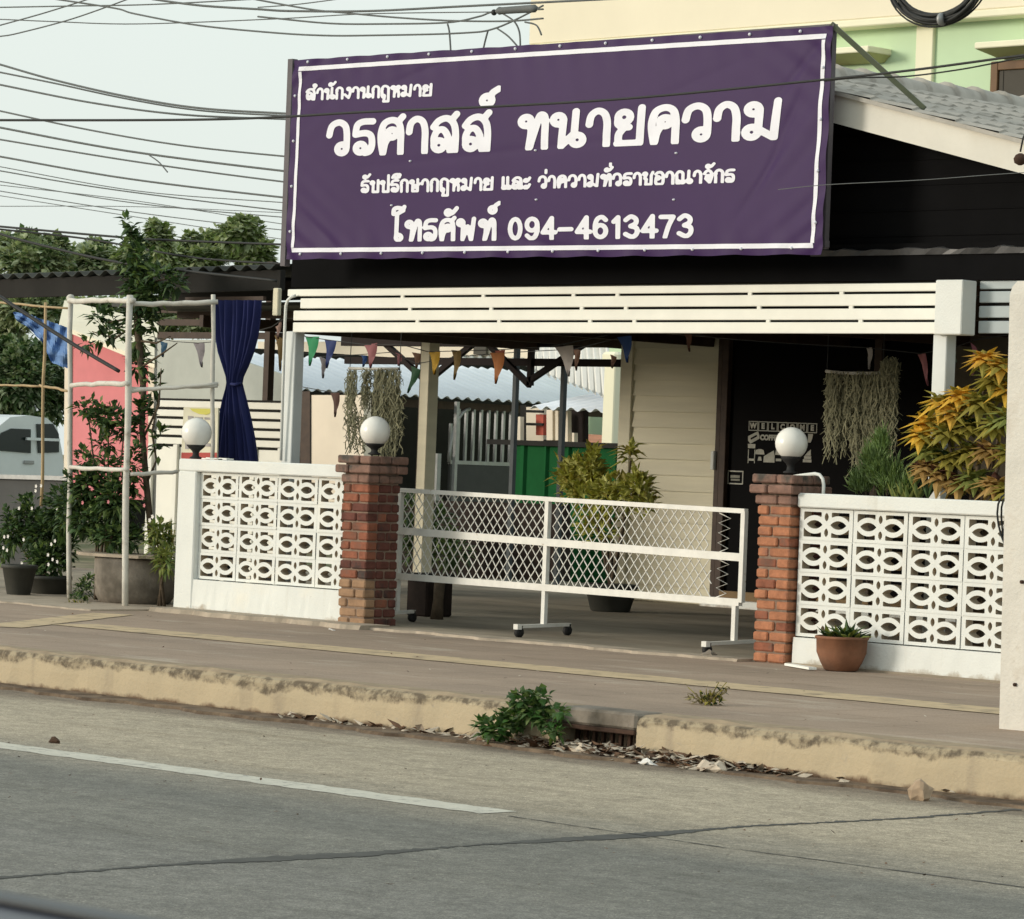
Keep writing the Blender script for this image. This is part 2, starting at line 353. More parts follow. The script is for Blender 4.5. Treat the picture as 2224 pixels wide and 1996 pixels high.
def wallmat():
    m = mat('weathered_white_wall', (.71, .73, .70), .78, .05, 3, .3, 70, col2=(.75, .74, .67), thr=(.56, .76), dscale=2.2)
    n, L, b = nodes(m); src = b.inputs['Base Color'].links[0].from_socket
    g = n.new('ShaderNodeNewGeometry'); sp = n.new('ShaderNodeSeparateXYZ'); L.new(g.outputs['Position'], sp.inputs[0])
    def noise(sc, det, st=(1, 1, 1)):
        mp = n.new('ShaderNodeMapping'); mp.inputs['Scale'].default_value = st; L.new(g.outputs['Position'], mp.inputs[0])
        t = n.new('ShaderNodeTexNoise'); t.inputs['Scale'].default_value = sc; t.inputs['Detail'].default_value = det; t.inputs['Roughness'].default_value = .65; L.new(mp.outputs[0], t.inputs[0]); return t.outputs[0]
    def ramp(x, lo, hi, a=0, c=1):
        t = n.new('ShaderNodeMapRange'); t.inputs[1].default_value = lo; t.inputs[2].default_value = hi; t.inputs[3].default_value = a; t.inputs[4].default_value = c; L.new(x, t.inputs[0]); return t.outputs[0]
    def op(o, a, c):
        t = n.new('ShaderNodeMath'); t.operation = o
        for i, x in enumerate((a, c)):
            if isinstance(x, (int, float)): t.inputs[i].default_value = x
            else: L.new(x, t.inputs[i])
        return t.outputs[0]
    def mix(f, a, c):
        t = n.new('ShaderNodeMix'); t.data_type = 'RGBA'; L.new(f, t.inputs[0]); L.new(a, t.inputs[6]); t.inputs[7].default_value = (*c, 1); return t.outputs[2]
    h = op('ADD', sp.outputs['Z'], op('MULTIPLY', op('SUBTRACT', noise(5, 8), .5), -.22))          # splashed dirt and flaking at the foot
    c1 = mix(ramp(h, .035, .0, 0, .8), src, (.36, .30, .22))
    c2 = mix(ramp(noise(7, 6, (1, 1, .10)), .60, .74, 0, .34), c1, (.50, .47, .39))                  # rain streaks
    c3 = mix(ramp(noise(26, 6), .70, .74, 0, .6), c2, (.40, .36, .28))                             # chips
    L.new(c3, b.inputs['Base Color']); return m
MT['kerb'] = kerbmat(); MT['road'] = roadmat(); MT['white'] = wallmat()
MT['walk'] = pavemat()
MT['walkline'] = mat('faded_yellow_line', (.54, .42, .265), .9, .12, 7, .3, 60, col2=(.33, .26, .18), thr=(.52, .66), dscale=5)
MT['floor'] = mat('carport_concrete', (.34, .29, .22), .85, .2, 1.5, .3, 50, col2=(.21, .18, .135), thr=(.42, .62), dscale=1.0, stretch=(.4, 1, 1))
MT['apron'] = mat('pale_apron_concrete', (.40, .335, .26), .9, .16, 5, .4, 50, col2=(.26, .22, .17), thr=(.5, .66), dscale=2.4)
MT['paint'] = mat('worn_white_road_paint', (.56, .54, .46), .85, .08, 9, .3, 90, col2=(.30, .29, .26), thr=(.54, .68), dscale=22)
MT['seal'] = mat('bitumen_crack_seal', (.075, .075, .068), .8, .2, 10)
MT['earth'] = mat('earth', (.20, .17, .11), .95, .25, 1.5, .3, 20, col2=(.09, .10, .045), thr=(.45, .6), dscale=.6)
# ------------------------------------------------------------------ the ground
def sheet(name, pts, z, m):
    b = MB(); b.add([(x, y, z) for x, y in pts], [tuple(range(len(pts)))]); return tag(b.build(name, m), kind='structure')
RZ = -.21
sheet('ground', [(-500, -300), (500, -300), (500, 900), (-500, 900)], -.34, MT['earth'])
sheet('yard_ground', [(-120, 0), (60, 0), (60, 160), (-120, 160)], -.03, MT['earth'])
sheet('road', [(-200, -22), (120, -22), (120, -4.32), (-200, -4.32)], RZ, MT['road'])
KY = -4.36                                                   # kerb face
ix0 = at(1212, 1590, Y=KY).x; ix1 = at(1384, 1600, Y=KY).x
b = MB(); b.box(-60, 60, KY+.2, -.001, -.3, -.001); b.box(-60, -6.5, 0, 5, -.3, -.003)
tag(b.build('pavement', MT['walk']), kind='structure')
def kerb_strip(x0, x1, zlo=-.3):
    b = MB(); n = max(2, int((x1-x0)/.12)); prof = [(KY, zlo), (KY, -.1), (KY+.004, -.035), (KY+.018, -.012), (KY+.05, .003), (KY+.2, .003), (KY+.2, zlo)]
    vs = []
    for i in range(n+1):
        x = x0+(x1-x0)*i/n; j = math.sin(x*7.1)*.004+math.sin(x*17.3)*.004+random.uniform(-.004, .004)
        for k, (y, z) in enumerate(prof): vs.append((x, y+(j if k in (1, 2, 3) else 0), z+(j*.8 if k in (2, 3, 4) else 0)))
    P = len(prof); fs = [(i*P+k, i*P+P+k, i*P+P+k+1, i*P+k+1) for i in range(n) for k in range(P-1)]
    fs += [tuple(range(P)), tuple(n*P+k for k in range(P-1, -1, -1))]
    b.add(vs, fs); return b
b = kerb_strip(-50, ix0); b2 = kerb_strip(ix1, 50); b.add(b2.v, b2.f)
tag(b.build('kerb', MT['kerb']), kind='structure')
# storm drain inlet between the two kerb runs
t = thing('storm_drain', 'rusty slotted storm drain inlet let into the kerb beside the green weed', 'storm drain', ((ix0+ix1)/2, KY, RZ))
b = MB(); b.bbox(ix0+.002, ix1-.002, KY-.012, KY+.2, -.075, .004, .012); b.build('lintel', MT['concrete'], t)
b = MB(); b.bbox(ix0+.002, ix1-.002, KY-.02, KY+.01, -.098, -.076, .004); b.build('iron_lip', MT['rust'], t)
b = MB(); b.box(ix0-.1, ix1+.1, KY+.32, KY+.36, -.32, -.002); b.build('back_wall', MT['dkinterior'], t)
b = MB()
for k in range(9):
    x = ix0+(ix1-ix0)*(k+.5)/9; b.bar((x, KY+.1, -.3), (x+.01, KY+.1, -.078), .018)
b.build('grate', MT['rust'], t)
# faded yellow line on the pavement, and the line that turns off at the left
def strip(name, pts, wd, z, m, label=None, cat=None, wob=0, n=40):
    b = MB(); pts = [Vector((x, y, 0)) for x, y in pts]; L = []
    for a, c in zip(pts[:-1], pts[1:]):
        for i in range(n): L.append(a.lerp(c, i/n))
    L.append(pts[-1]); vs = []
    for i, p in enumerate(L):
        d = (L[min(i+1, len(L)-1)]-L[max(i-1, 0)]).normalized(); s = Vector((-d.y, d.x, 0))
        ww = wd(i/(len(L)-1)) if callable(wd) else wd
        o = random.uniform(-wob, wob); q = random.uniform(-wob, wob)
        vs += [p+s*(ww/2+o), p-s*(ww/2+q)]
    vs = [(v.x, v.y, z) for v in vs]
    b.add(vs, [(2*i, 2*i+1, 2*i+3, 2*i+2) for i in range(len(L)-1)]); o = b.build(name, m)
    return tag(o, kind='structure')
strip('pavement_line', [(1.55, -2.13), (30, -2.13)], .40, .003, MT['walkline'], wob=.008, n=160)
q0 = at(0, 1362, z=0); q1 = at(245, 1334, z=0)
strip('pavement_line_corner', [(q0.x, q0.y), (q1.x, q1.y)], .30, .003, MT['walkline'], wob=.008)
strip('lane_line', [(-30, -6.87), (at(1092, 1765, z=RZ).x, -6.87)], .20, RZ+.002, MT['paint'], wob=.012, n=700)
wd = lambda u: .012+.05*max(0, math.sin(u*2.6+.25))*(.6+.4*math.sin(u*31)**2) if u < .62 else .016
strip('crack_seal', [(11.10, -12.5), (11.14, -9.9), (11.10, -9.2), (11.15, -8.4), (11.11, -7.8), (11.14, -7.0), (11.09, -6.3), (11.16, -5.4), (11.12, -4.6)], lambda u: .125*(.6+.4*math.sin(u*23)) if .22 < u < .72 else .035, RZ+.002, MT['seal'], wob=.016)
strip('joint_crack', [(10.4, -6.93), (11.6, -6.99), (13.2, -6.96), (16, -6.98)], .012, RZ+.002, MT['seal'], wob=.006)
# carport floor and the concrete aprons along the wall foot
b = MB(); b.box(-.02, 12, -.02, 9.5, -.25, .012); b.box(-6.5, -.02, .7, 9.5, -.25, .012); tag(b.build('carport_floor', MT['floor']), kind='structure')
def rough_strip(name, x0, x1, y0, y1, z, m):
    b = MB(); n = int((x1-x0)/.05); vs = []
    for i in range(n+1):
        x = x0+(x1-x0)*i/n; j = .035*math.sin(x*5)+.02*math.sin(x*13.7+1)+.010*math.sin(x*31)+random.uniform(-.006, .006)
        vs += [(x, y0+j, z-.04), (x, y0+j+.02, z), (x, y1, z), ]
    b.add(vs, [(3*i+k, 3*i+3+k, 3*i+4+k, 3*i+1+k) for i in range(n) for k in (0, 1)]); p_, q_ = vs[0], vs[-1]; b.add([vs[0], vs[1], vs[2], (x0, y1, z-.04)], [(0, 1, 2, 3)]); b.add([vs[-3], vs[-2], vs[-1], (x1, y1, z-.04)], [(3, 2, 1, 0)]); tag(b.build(name, m), kind='structure')
rough_strip('wall_foot_apron', .02, 2.3, -.28, .0, .03, MT['apron'])
rough_strip('gateway_threshold', 2.3, 5.6, -.20, .05, .016, MT['apron'])
rough_strip('corner_concrete', -6.5, -.03, -.75, .71, .010, MT['apron'])
rough_strip('gutter_dirt', ix0-12, ix1+.2, KY-.24, KY-.001, RZ+.016, MT['gutter'])
rough_strip('gutter_dust', ix1+.2, ix1+8, KY-.20, KY-.001, RZ+.012, MT['gutter'])
# ------------------------------------------------------------------ 2D shapes by distance field
def field_polys(f, x0, x1, y0, y1, nx, ny):
    """polygons filling f<0, full cells merged along each row, and the outline segments"""
    X = [x0+(x1-x0)*i/nx for i in range(nx+1)]; Yv = [y0+(y1-y0)*j/ny for j in range(ny+1)]
    G = [[f(x, y) for x in X] for y in Yv]; polys = []; segs = []
    for j in range(ny):
        run = None
        for i in range(nx+1):
            full = i < nx and G[j][i] < 0 and G[j][i+1] < 0 and G[j+1][i] < 0 and G[j+1][i+1] < 0
            if full:
                if run is None: run = i
                continue
            if run is not None:
                polys.append([(X[run], Yv[j]), (X[i], Yv[j]), (X[i], Yv[j+1]), (X[run], Yv[j+1])]); run = None
            if i == nx: break
            c = [(X[i], Yv[j], G[j][i]), (X[i+1], Yv[j], G[j][i+1]), (X[i+1], Yv[j+1], G[j+1][i+1]), (X[i], Yv[j+1], G[j+1][i])]
            if all(q[2] >= 0 for q in c): continue
            pl = []; cr = []
            for k in range(4):
                a, d = c[k], c[(k+1) % 4]
                if a[2] < 0: pl.append((a[0], a[1]))
                if (a[2] < 0) != (d[2] < 0):
                    t = a[2]/(a[2]-d[2]); p = (a[0]+(d[0]-a[0])*t, a[1]+(d[1]-a[1])*t); pl.append(p); cr.append(p)
            if len(pl) > 2: polys.append(pl)
            if len(cr) == 2: segs.append((cr[0], cr[1]))
    return polys, segs
def hypot(a, b): return math.sqrt(a*a+b*b)
def ves(x, y, a, h):   # almond, half length a along x, half height h
    R = (a*a+h*h)/(2*h); o = R-h
    return max(hypot(x, y-o), hypot(x, y+o))-R
def block_field(x, y):  # one vent block, x in -1..1, y in -.5..5; <0 is solid
    ax, ay = abs(x), abs(y)
    h = ves(ax-.45, y, .30, .135)
    h = min(h, ves(ay-.245, x, .135, .075))
    r = max(.19-ax, ax-.86, .0-ay, ay-.395)
    h = min(h, max(r, -ves(ax-.45, y, .48, .29), -ves(ay-.245, x, .25, .17)))
    return -h
BP, BS = field_polys(block_field, -1, 1, -.5, .5, 64, 34)
def block_lattice(b, x0, z0, cols, rows, w, h, yf, depth, x1):
    for r in range(rows):
        for c in range(cols):
            ox = x0+(c+.5)*w; oz = z0+(r+.5)*h; oy = yf+random.uniform(-.003, .003)
            def T(p): return (min(ox+p[0]*w/2*.985, x1), oz+p[1]*h*.985)
            for pl in BP:
                q = [T(p) for p in pl]
                if all(p[0] >= x1-1e-6 for p in q): continue
                b.add([(p[0], oy, p[1]) for p in q], [tuple(range(len(q)))])
            for a, d in BS:
                A, D = T(a), T(d)
                if A[0] >= x1-1e-6 and D[0] >= x1-1e-6: continue
                b.add([(A[0], oy, A[1]), (D[0], oy, D[1]), (D[0], oy+depth, D[1]), (A[0], oy+depth, A[1])], [(0, 1, 2, 3), ], 1)
# ------------------------------------------------------------------ vent block walls
def block_wall(x0, x1, zt, xb0, zb, cols, pier, label, zf=0):
    t = thing('vent_block_wall', label, 'wall', ((x0+x1)/2, .07, 0), 'white vent block walls either side of the gateway')
    bz = zb-.41
    b = MB(); b.bbox(x0, x1, -.004, .16, zt-.088, zt, .008); b.build('cap', MT['white'], t)
    b = MB()
    n = 40; vs = []
    for i in range(n+1):
        x = x0+(x1-x0)*i/n; j = random.uniform(-.006, .006)
        vs += [(x, .0+j, -.1), (x, .002+j*.5, .05), (x, .008, bz-.006), (x, .13, bz-.006), (x, .14, -.1)]
    b.add(vs, [(5*i+k, 5*i+5+k, 5*i+6+k, 5*i+1+k) for i in range(n) for k in range(4)]+[(0, 1, 2, 3, 4), tuple(5*n+k for k in (4, 3, 2, 1, 0))])
    b.build('plinth', MT['white'], t)
    if pier:
        b = MB(); b.bbox(x0-.002, xb0, -.003, .15, -.05, zt-.09, .008); b.build('end_pier', MT['white'], t)
    b = MB(); top = zt-.09; rows = 4; hh = (top-bz)/rows
    block_lattice(b, xb0, bz, cols, rows, .423, hh, .045 if pier else .03, .07, x1)
    b.build('vent_blocks', [MT['white'], MT['rawconc']], t)
    b = MB(); th = .012      # mortar joints seen as shallow ridges between the blocks
    for r in range(1, rows): b.box(xb0, x1, .05 if pier else .035, .115, bz+r*hh-th/2, bz+r*hh+th/2)
    for c in range(0, cols+1):
        x = min(xb0+c*.423, x1-.004); b.box(x-.007, x+.007, .052 if pier else .037, .113, bz, top)
    b.build('mortar_joints', MT['white'], t)
    return t
xl0 = 0.0; xl1 = 1.80
block_wall(xl0, xl1+.03, 1.108, .20, .645+.01, 4, True, 'shorter white vent block wall with end pier left of the gateway, under the navy curtain')
xr0 = 5.90; xr1 = 8.6
block_wall(xr0, xr1, 1.052, 5.90, .585+.0, 7, False, 'longer white vent block wall right of the gateway, behind the small clay pot')
# ------------------------------------------------------------------ brick pillars
def pillar(x0, x1, h, label, mats, lowsand):
    xc = (x0+x1)/2; w_ = x1-x0; d_ = .30
    t = thing('brick_pillar', label, 'pillar', (xc, d_/2-.03, 0), 'brick gate pillars')
    y0 = -.035; y1 = y0+d_
    b = MB(); b.box(x0+.012, x1-.012, y0+.012, y1-.012, -.05, h-.01); b.build('mortar_core', MT['mortar'], t)
    b = MB(); n = 18; ch = h/n
    for k in range(n):
        z0 = k*ch+.005; z1 = (k+1)*ch-.006; e = {n-1: .035, n-2: .04, n-3: .016}.get(k, 0)
        X0, X1, Y0, Y1 = x0-e, x1+e, y0-e, y1+e; sp = X0+(X1-X0)*(.62 if k % 2 else .38)+random.uniform(-.02, .02)
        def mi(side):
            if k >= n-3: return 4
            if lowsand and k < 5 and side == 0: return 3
            if side == 1: return 2 if random.random() < .85 else 0  # mostly dark bricks here: the side's shade is put into their colour
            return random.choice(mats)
        j = lambda: random.uniform(-.007, .007)
        # front pair, then the pair behind; the side bricks show at the right
        sy = Y0+(Y1-Y0)*(.4 if k % 2 else .55)
        b.bbox(X0+j(), sp-.004, Y0+j(), sy-.004, z0, z1, .008, mi(0))
        b.bbox(sp+.004, X1+j()*.7, Y0+j(), Y0+.10, z0, z1, .008, mi(0))
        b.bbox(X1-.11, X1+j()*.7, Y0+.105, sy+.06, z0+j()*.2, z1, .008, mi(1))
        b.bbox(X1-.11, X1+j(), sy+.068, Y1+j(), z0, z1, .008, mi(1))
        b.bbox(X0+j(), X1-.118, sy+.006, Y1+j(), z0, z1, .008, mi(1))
    b.build('bricks', [MT['b1'], MT['b2'], MT['b3'], MT['b4'], MT['b5']], t)
    return t
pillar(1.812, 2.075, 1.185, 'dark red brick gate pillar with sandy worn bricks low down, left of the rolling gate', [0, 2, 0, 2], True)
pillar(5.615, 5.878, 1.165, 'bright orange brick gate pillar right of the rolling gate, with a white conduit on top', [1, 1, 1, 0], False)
b = MB()
for k, (px, py) in enumerate([(775, 1345), (765, 1350), (790, 1352)]):
    p = at(px, py, z=.03); b.sphere((p.x, p.y-.02, .02), .05+.01*k, 8, 0, .5)
# ------------------------------------------------------------------ globe lamps
def lamp(px, py, rpx, Y, zb, label):
    c = at(px, py, Y=Y); r = rpx/ppm(c)
    t = thing('globe_lamp', label, 'lamp', (c.x, c.y, zb), 'white globe lamps on the front walls')
    b = MB(); prof = [(r*math.sin(a), -r*math.cos(a)) for a in [math.pi*(.16+.84*i/16) for i in range(17)]]; prof[-1] = (1e-6, r)
    b.lathe(c, prof, 32); b.build('globe', MT['globe'], t)
    b = MB(); zt = c.z-r*.86; hN = zt-zb
    b.lathe((c.x, c.y, zb), [(.028, 0), (.045, .004), (.045, .012), (.026, .02), (.022, hN*.45), (.03, hN*.62), (.055, hN*.85), (r*.62, hN), (r*.60, hN+.012), (.01, hN+.013)], 24); b.build('base', MT['rubber'], t)
    return t
lamp(427, 940, 33, .07, 1.109, 'white globe lamp on the left white wall in front of the yellow poster')
lamp(815, 937, 33, .11, 1.186, 'white globe lamp on the dark red brick pillar, below the left hanging moss')
lamp(1719, 963, 35.5, .11, 1.166, 'white globe lamp on the orange brick pillar in front of the black door')
pt = [at(1724, 1035, Y=.10), at(1745, 1032, Y=.10), at(1770, 1029, Y=.11), at(1780, 1031, Y=.11), at(1787, 1040, Y=.11), at(1789, 1052, Y=.11), at(1788, 1078, Y=.11)]
b = MB(); b.tube(pt, .011, 8); tag(b.build('conduit_pipe', MT['white']), 'bent white conduit pipe running off the top of the orange brick pillar', 'pipe')
# ------------------------------------------------------------------ rolling gate
gx0 = at(866, 1200, Y=.58).x; gx1 = at(1612, 1250, Y=.36).x
def gp(u, z, dy=0): return Vector((gx0+(gx1-gx0)*u, .58-.22*u+dy, z))
def gz(px, py, u): return at(px, py, Y=.58-.22*u).z
t = thing('rolling_gate', 'low white wheeled gate with torn chain link mesh across the gateway', 'gate', gp(.5, .01))
zt0, zt1 = gz(864, 1064, 0), gz(1615, 1110, 1); zm0, zm1 = gz(862, 1152, 0), gz(1615, 1211, 1); zb0, zb1 = gz(860, 1251, 0), gz(1612, 1309, 1)
lz = lambda a, c, u: a+(c-a)*u
b = MB(); b.bar(gp(-.008, zt0), gp(1.004, zt1), .035, .03); b.build('top_rail', MT['gatewhite'], t)
b = MB(); b.bar(gp(-.012, zm0), gp(1, zm1), .035, .05); b.build('middle_rail', MT['gatewhite'], t)
b = MB(); b.bar(gp(-.014, zb0), gp(.998, zb1), .035, .045); b.build('bottom_rail', MT['gatewhite'], t)
um = (1221-866)/(1612-866)*1.0; um = .455
for u in (0, um, 1):
    b = MB(); b.bar(gp(u, lz(zb0, zb1, u)), gp(u, lz(zt0, zt1, u)), .034, .034, (0, 1, 0)); b.build('upright', MT['gatewhite'], t)
FD = Vector((0, 1, 0))
def fp(u, z, s): return gp(u, z)+FD*s
feet = [(0, -.42, .30, -.42), (um, -.34, .34, -.25), (.985, -.38, .42, -.25)]
for u, a, c, fx in feet:
    FD = Vector((fx, 1, 0)).normalized()
    b = MB(); b.bar(gp(u, .085), gp(u, lz(zb0, zb1, u)), .032, .032, (0, 1, 0)); lg = b.build('leg', MT['gatewhite'], t)
    b = MB(); b.bar(fp(u, .085, a), fp(u, .085, c), .035, .022); b.bar(fp(u, .065, a), fp(u, .1, a), .04, .04); b.build('foot_bar', MT['gatewhite'], lg)
    for s in (a+.02, c-.02):
        b = MB(); p = fp(u, .045, s); b.tube([p-Vector((.014, 0, 0)), p+Vector((.014, 0, 0))], .033, 14); b.bar(p+Vector((0, .0, .0)), p+Vector((0, .01, .045)), .04, .012)
        b.build('caster', MT['rubber'], lg)
def mesh_panel(u0, u1, ragged):
    b = MB(); r = .0034; W = (gx1-gx0)
    for (za0, za1, zc0, zc1) in ((zt0, zt1, zm0, zm1), (zm0, zm1, zb0, zb1)):
        p = .0805; L0 = u0*W; L1 = u1*W
        k0 = int(L0/p)-6
        for s in (1, -1):
            for k in range(k0, int(L1/p)+7):
                pts = []
                for i in range(7):
                    v = i/6; x = k*p+(1-v if s > 0 else v)*-0+ (v*-.23 if s > 0 else v*.23)+( .23 if s > 0 else 0)
                    u = x/W
                    ue = u1-(.012*math.sin(v*19+za0*7) + .01 if ragged else 0)
                    if u < u0 or u > ue:
                        if len(pts) > 1: b.tube(pts, r*(1.12 if s < 0 else .92), 4, 0, False)
                        pts = []; continue
                    z = lz(lz(zc0, zc1, u)+.02, lz(za0, za1, u)-.012, v)
                    pts.append(gp(u, z, .004*s+.003*math.sin(x*9)))
                if len(pts) > 1: b.tube(pts, r*(1.12 if s > 0 else .92), 4, 0, False)
    return b
mesh_panel(.008, um-.005, False).build('chain_link_mesh', MT['gatewhite'], t)
b = mesh_panel(um+.006, .93, True)
for zc, za in ((zm1, zt1), (zb1, zm1)):          # torn edge: loose zig-zag ends
    pts = [gp(.935+(.022 if i % 2 else -.004)*(1+.3*math.sin(i*3)), zc+.02+(za-zc-.04)*i/8, .006) for i in range(9)]
    b.tube(pts, .0045, 4, 0, False)
b.build('chain_link_mesh', MT['gatewhite'], t)
# ------------------------------------------------------------------ carport front: slatted fascia, posts, roof
FY = .28
t = thing('carport', 'white slatted carport with dark timber roof behind the block walls', 'carport', (4, 3, 0))
XL, XB0, XB1 = .80, 6.698, 6.905
rows = [(2.349, 2.299), (2.284, 2.212), (2.196, 2.126), (2.112, 2.042)]
b = MB()
for k, (za, zc) in enumerate(rows):
    x0 = XL if k == 0 else XL+.14 if k == 1 else XL+.07
    b.bbox(x0, XB0-.002, FY, FY+.018, zc, za, .004)
    if k:
        zg = (rows[k-1][1]+za)/2
        for x in (1.9, 2.7, 3.55, 3.95, 5.1, 5.85): b.bbox(x+.08*k, x+.08*k+.035, FY+.002, FY+.016, za-.004, rows[k-1][1]+.004, .003)
b.build('fascia_boards', MT['cream'], t)
b = MB(); b.bbox(XB0, XB1, FY-.02, FY+.12, 2.036, 2.365, .006); b.build('corner_box', MT['white'], t)
b = MB()
for ya, yc in ((610, 628), (632.5, 657.5), (664.5, 690), (697, 724)): b.bbox(XB1+.004, 9.2, .42, .438, at(2150, yc, Y=.42).z, at(2150, ya, Y=.42).z, .004)
b.build('side_slats', MT['slatshade'], t)
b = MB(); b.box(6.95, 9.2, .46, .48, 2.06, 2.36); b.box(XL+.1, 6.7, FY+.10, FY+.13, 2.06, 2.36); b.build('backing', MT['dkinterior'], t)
for px, w_, d_, nm in ((616, .105, .09, 0), (2022, .105, .095, 1)):
    X = at(px, 850, Y=.31).x; b = MB(); b.bbox(X, X+w_, .31, .31+d_, -.02, 2.05, .005); b.build('post', MT['post'], t)
cx = at(1.0*906, 980, Y=6.0); 
b = MB(); b.bbox(cx.x, cx.x+.115, 6.0, 6.13, 0, 2.3, .005); b.build('rear_column', MT['clap'], t); b = MB(); b.box(cx.x-.11, cx.x-.004, 6.10, 6.2, 0, 2.3); b.build('rear_column', MT['concrete'], t)
# dark roof: front header, rafters, sheets, rear beam
b = MB(); b.box(XL-.1, 9.5, .40, .455, 2.372, 2.60); b.build('black_header', MT['black'], t)
b = MB()
for i in range(8): b.bar((-3.5+i*1.5, .5 if i > 2 else 3.1, 2.28), (-3.5+i*1.5, 7.2, 2.28), .05, .1)
for yy in (1.2, 2.4, 3.6, 4.8, 6.0): b.bar((-4.4 if yy > 3 else .9, yy, 2.36), (8.5, yy, 2.36), .05, .06)
b.build('rafters', MT['darkwood'], t)
b = MB(); b.box(XL-.05, 9.4, .485, 3.0, 2.40, 2.43); b.box(-4.6, 9.4, 3.0, 7.4, 2.401, 2.431); b.build('roof_sheet', MT['dktin'], t)
b = MB(); b.bar((-6.2, 7.2, 2.31), (8, 7.2, 2.31), .06, .10); b.bar((-6.2, 7.25, 2.12), (-1.5, 7.25, 2.12), .05, .07)
for px, pz, qx, qz in ((-5.6, 2.28, -5.0, 1.92), (-5.0, 1.92, -4.4, 2.28), (-4.2, 2.3, -3.6, 1.9), (-3.6, 1.95, -2.9, 2.3), (-5.0, 1.9, -5.0, 2.3), (-3.6, 1.9, -3.6, 2.3)): b.bar((px, 7.22, pz), (qx, 7.22, qz), .05, .05)
b.build('rear_truss', MT['maroon'], t)
for px in (1118, 1222):
    p = at(px, 900, Y=7.3); b = MB(); b.bar((p.x, 7.3, 0), (p.x, 7.3, 2.3), .045, .045); b.build('steel_post', MT['darksteel'], t)
# white pipe down the left end of the fascia
pp = [at(642, 642, Y=.26), at(632, 645, Y=.25), at(625, 652, Y=.25), at(621, 664, Y=.25), at(619, 700, Y=.25), at(617, 760, Y=.26), at(610, 1000, Y=.28)]
b = MB(); b.tube(pp, .011, 8); tag(b.build('drain_pipe', MT['white']), 'thin white pipe bent round the left end of the slatted fascia', 'pipe')
# ------------------------------------------------------------------ house: black gable, tiled roof, clapboard wall, black glass front
RX, RZt, SL = 4.90, 3.757, .2434
h = thing('house', 'low house with black gable, cement tile roof and cream clapboard front under the carport', 'house', (3, 5, 0))
def rz(x): return RZt-abs(x-RX)*SL
b = MB(); x0, x1 = 1.35, 9.6
fr = [(x0, 2.5), (x1, 2.5), (x1, rz(x1)-.18), (RX, RZt-.18), (x0, rz(x0)-.18)]
vs = [(x, .47, z) for x, z in fr]+[(x, .60, z) for x, z in fr]
b.add(vs, [(4, 3, 2, 1, 0), (5, 6, 7, 8, 9)]+[(i, (i+1) % 5, 5+(i+1) % 5, 5+i) for i in range(5)])
for k in range(1, 9):    # faint plank laps on the black cladding
    z = 2.5+.155*k; xa = max(x0, RX-(RZt-.2-z)/SL); xb = min(x1, RX+(RZt-.2-z)/SL)
    if xb > xa: b.box(xa, xb, .462, .472, z-.006, z)
b.build('gable', MT['black'], h)
b = MB()
for s in (1, -1):
    xe = x1 if s > 0 else x0-.05; A = Vector((RX, .17, rz(RX))); E = Vector((xe, .17, rz(xe)))
    b.hexa([A-Vector((0, 0, .175)), E-Vector((0, 0, .175)), E+Vector((0, .03, -.175)), A+Vector((0, .03, -.175)), A, E, E+Vector((0, .03, 0)), A+Vector((0, .03, 0))])
b.build('barge_board', MT['barge'], h)
b = MB()   # tiled slopes: rolls run down the slope, one course laps the next
for s in (1, -1):
    L = (x1-RX) if s > 0 else RX-x0+.1; nc = int(L/.33)+1; ny = 150; Y0, Y1 = .14, 8.2
    for c in range(nc):
        for e in (0, 1):
            pass
        vs = []
        for e in (0, 1):
            d = min(c*.33+e*.345, L); zo = .013*e
            for i in range(ny+1):
                y = Y0+(Y1-Y0)*i/ny; ph = (y/.15) % 1; roll = .018*max(0, math.sin(math.pi*ph*2))
                vs.append((RX+s*d, y, RZt-d*SL+.024+zo+roll))
        n1 = ny+1
        for i in range(ny+1): vs.append((vs[n1+i][0], vs[n1+i][1], vs[n1+i][2]-.016))
        b.add(vs, [(i, i+1, n1+i+1, n1+i) for i in range(ny)]+[(n1+i, n1+i+1, 2*n1+i+1, 2*n1+i) for i in range(ny)])
    # closed verge under the tiles
    e = RX+s*L
    b.hexa([(RX, .14, RZt), (e, .14, RZt-L*SL), (e, 8.1, RZt-L*SL), (RX, 8.1, RZt), (RX, .14, RZt+.026), (e, .14, RZt-L*SL+.026), (e, 8.1, RZt-L*SL+.026), (RX, 8.1, RZt+.026)])
rf = b.build('roof', MT['tile'], h)
b = MB()
for k in range(27):   # round ridge tiles, each lapping the last
    y0 = .14+k*.30; vs = []
    for yy, r in ((y0, .135), (y0+.05, .125), (y0+.32, .105)):
        for i in range(9):
            a = math.pi*i/8; vs.append((RX+r*math.cos(a)*1.05, yy, RZt-.01+r*math.sin(a)*.95))
    b.add(vs, [(j*9+i, j*9+i+1, j*9+10+i, j*9+9+i) for j in (0, 1) for i in range(8)]+[tuple(range(8, -1, -1))], 0, True)
b.build('ridge_tiles', MT['tile'], rf)
WY = 6.3
cl0 = at(1352, 950, Y=WY).x; cl1 = at(1552, 1150, Y=WY).x; xd = at(2150, 900, Y=WY).x
b = MB(); z = .02; bh = .137
b.box(cl0, cl1, WY+.02, 7.0, 0, 2.5)
while z < 2.45:
    b.hexa([(cl0, WY-.012, z), (cl1, WY-.012, z), (cl1, WY+.03, z), (cl0, WY+.03, z), (cl0, WY+.006, z+bh), (cl1, WY+.006, z+bh), (cl1, WY+.03, z+bh), (cl0, WY+.03, z+bh)]); z += bh
b.build('clapboard_wall', MT['clap'], h)
b = MB(); b.bbox(cl0-.03, cl0+.11, WY-.03, WY+.02, 0, 2.45, .004); b.build('corner_trim', MT['clap'], h)
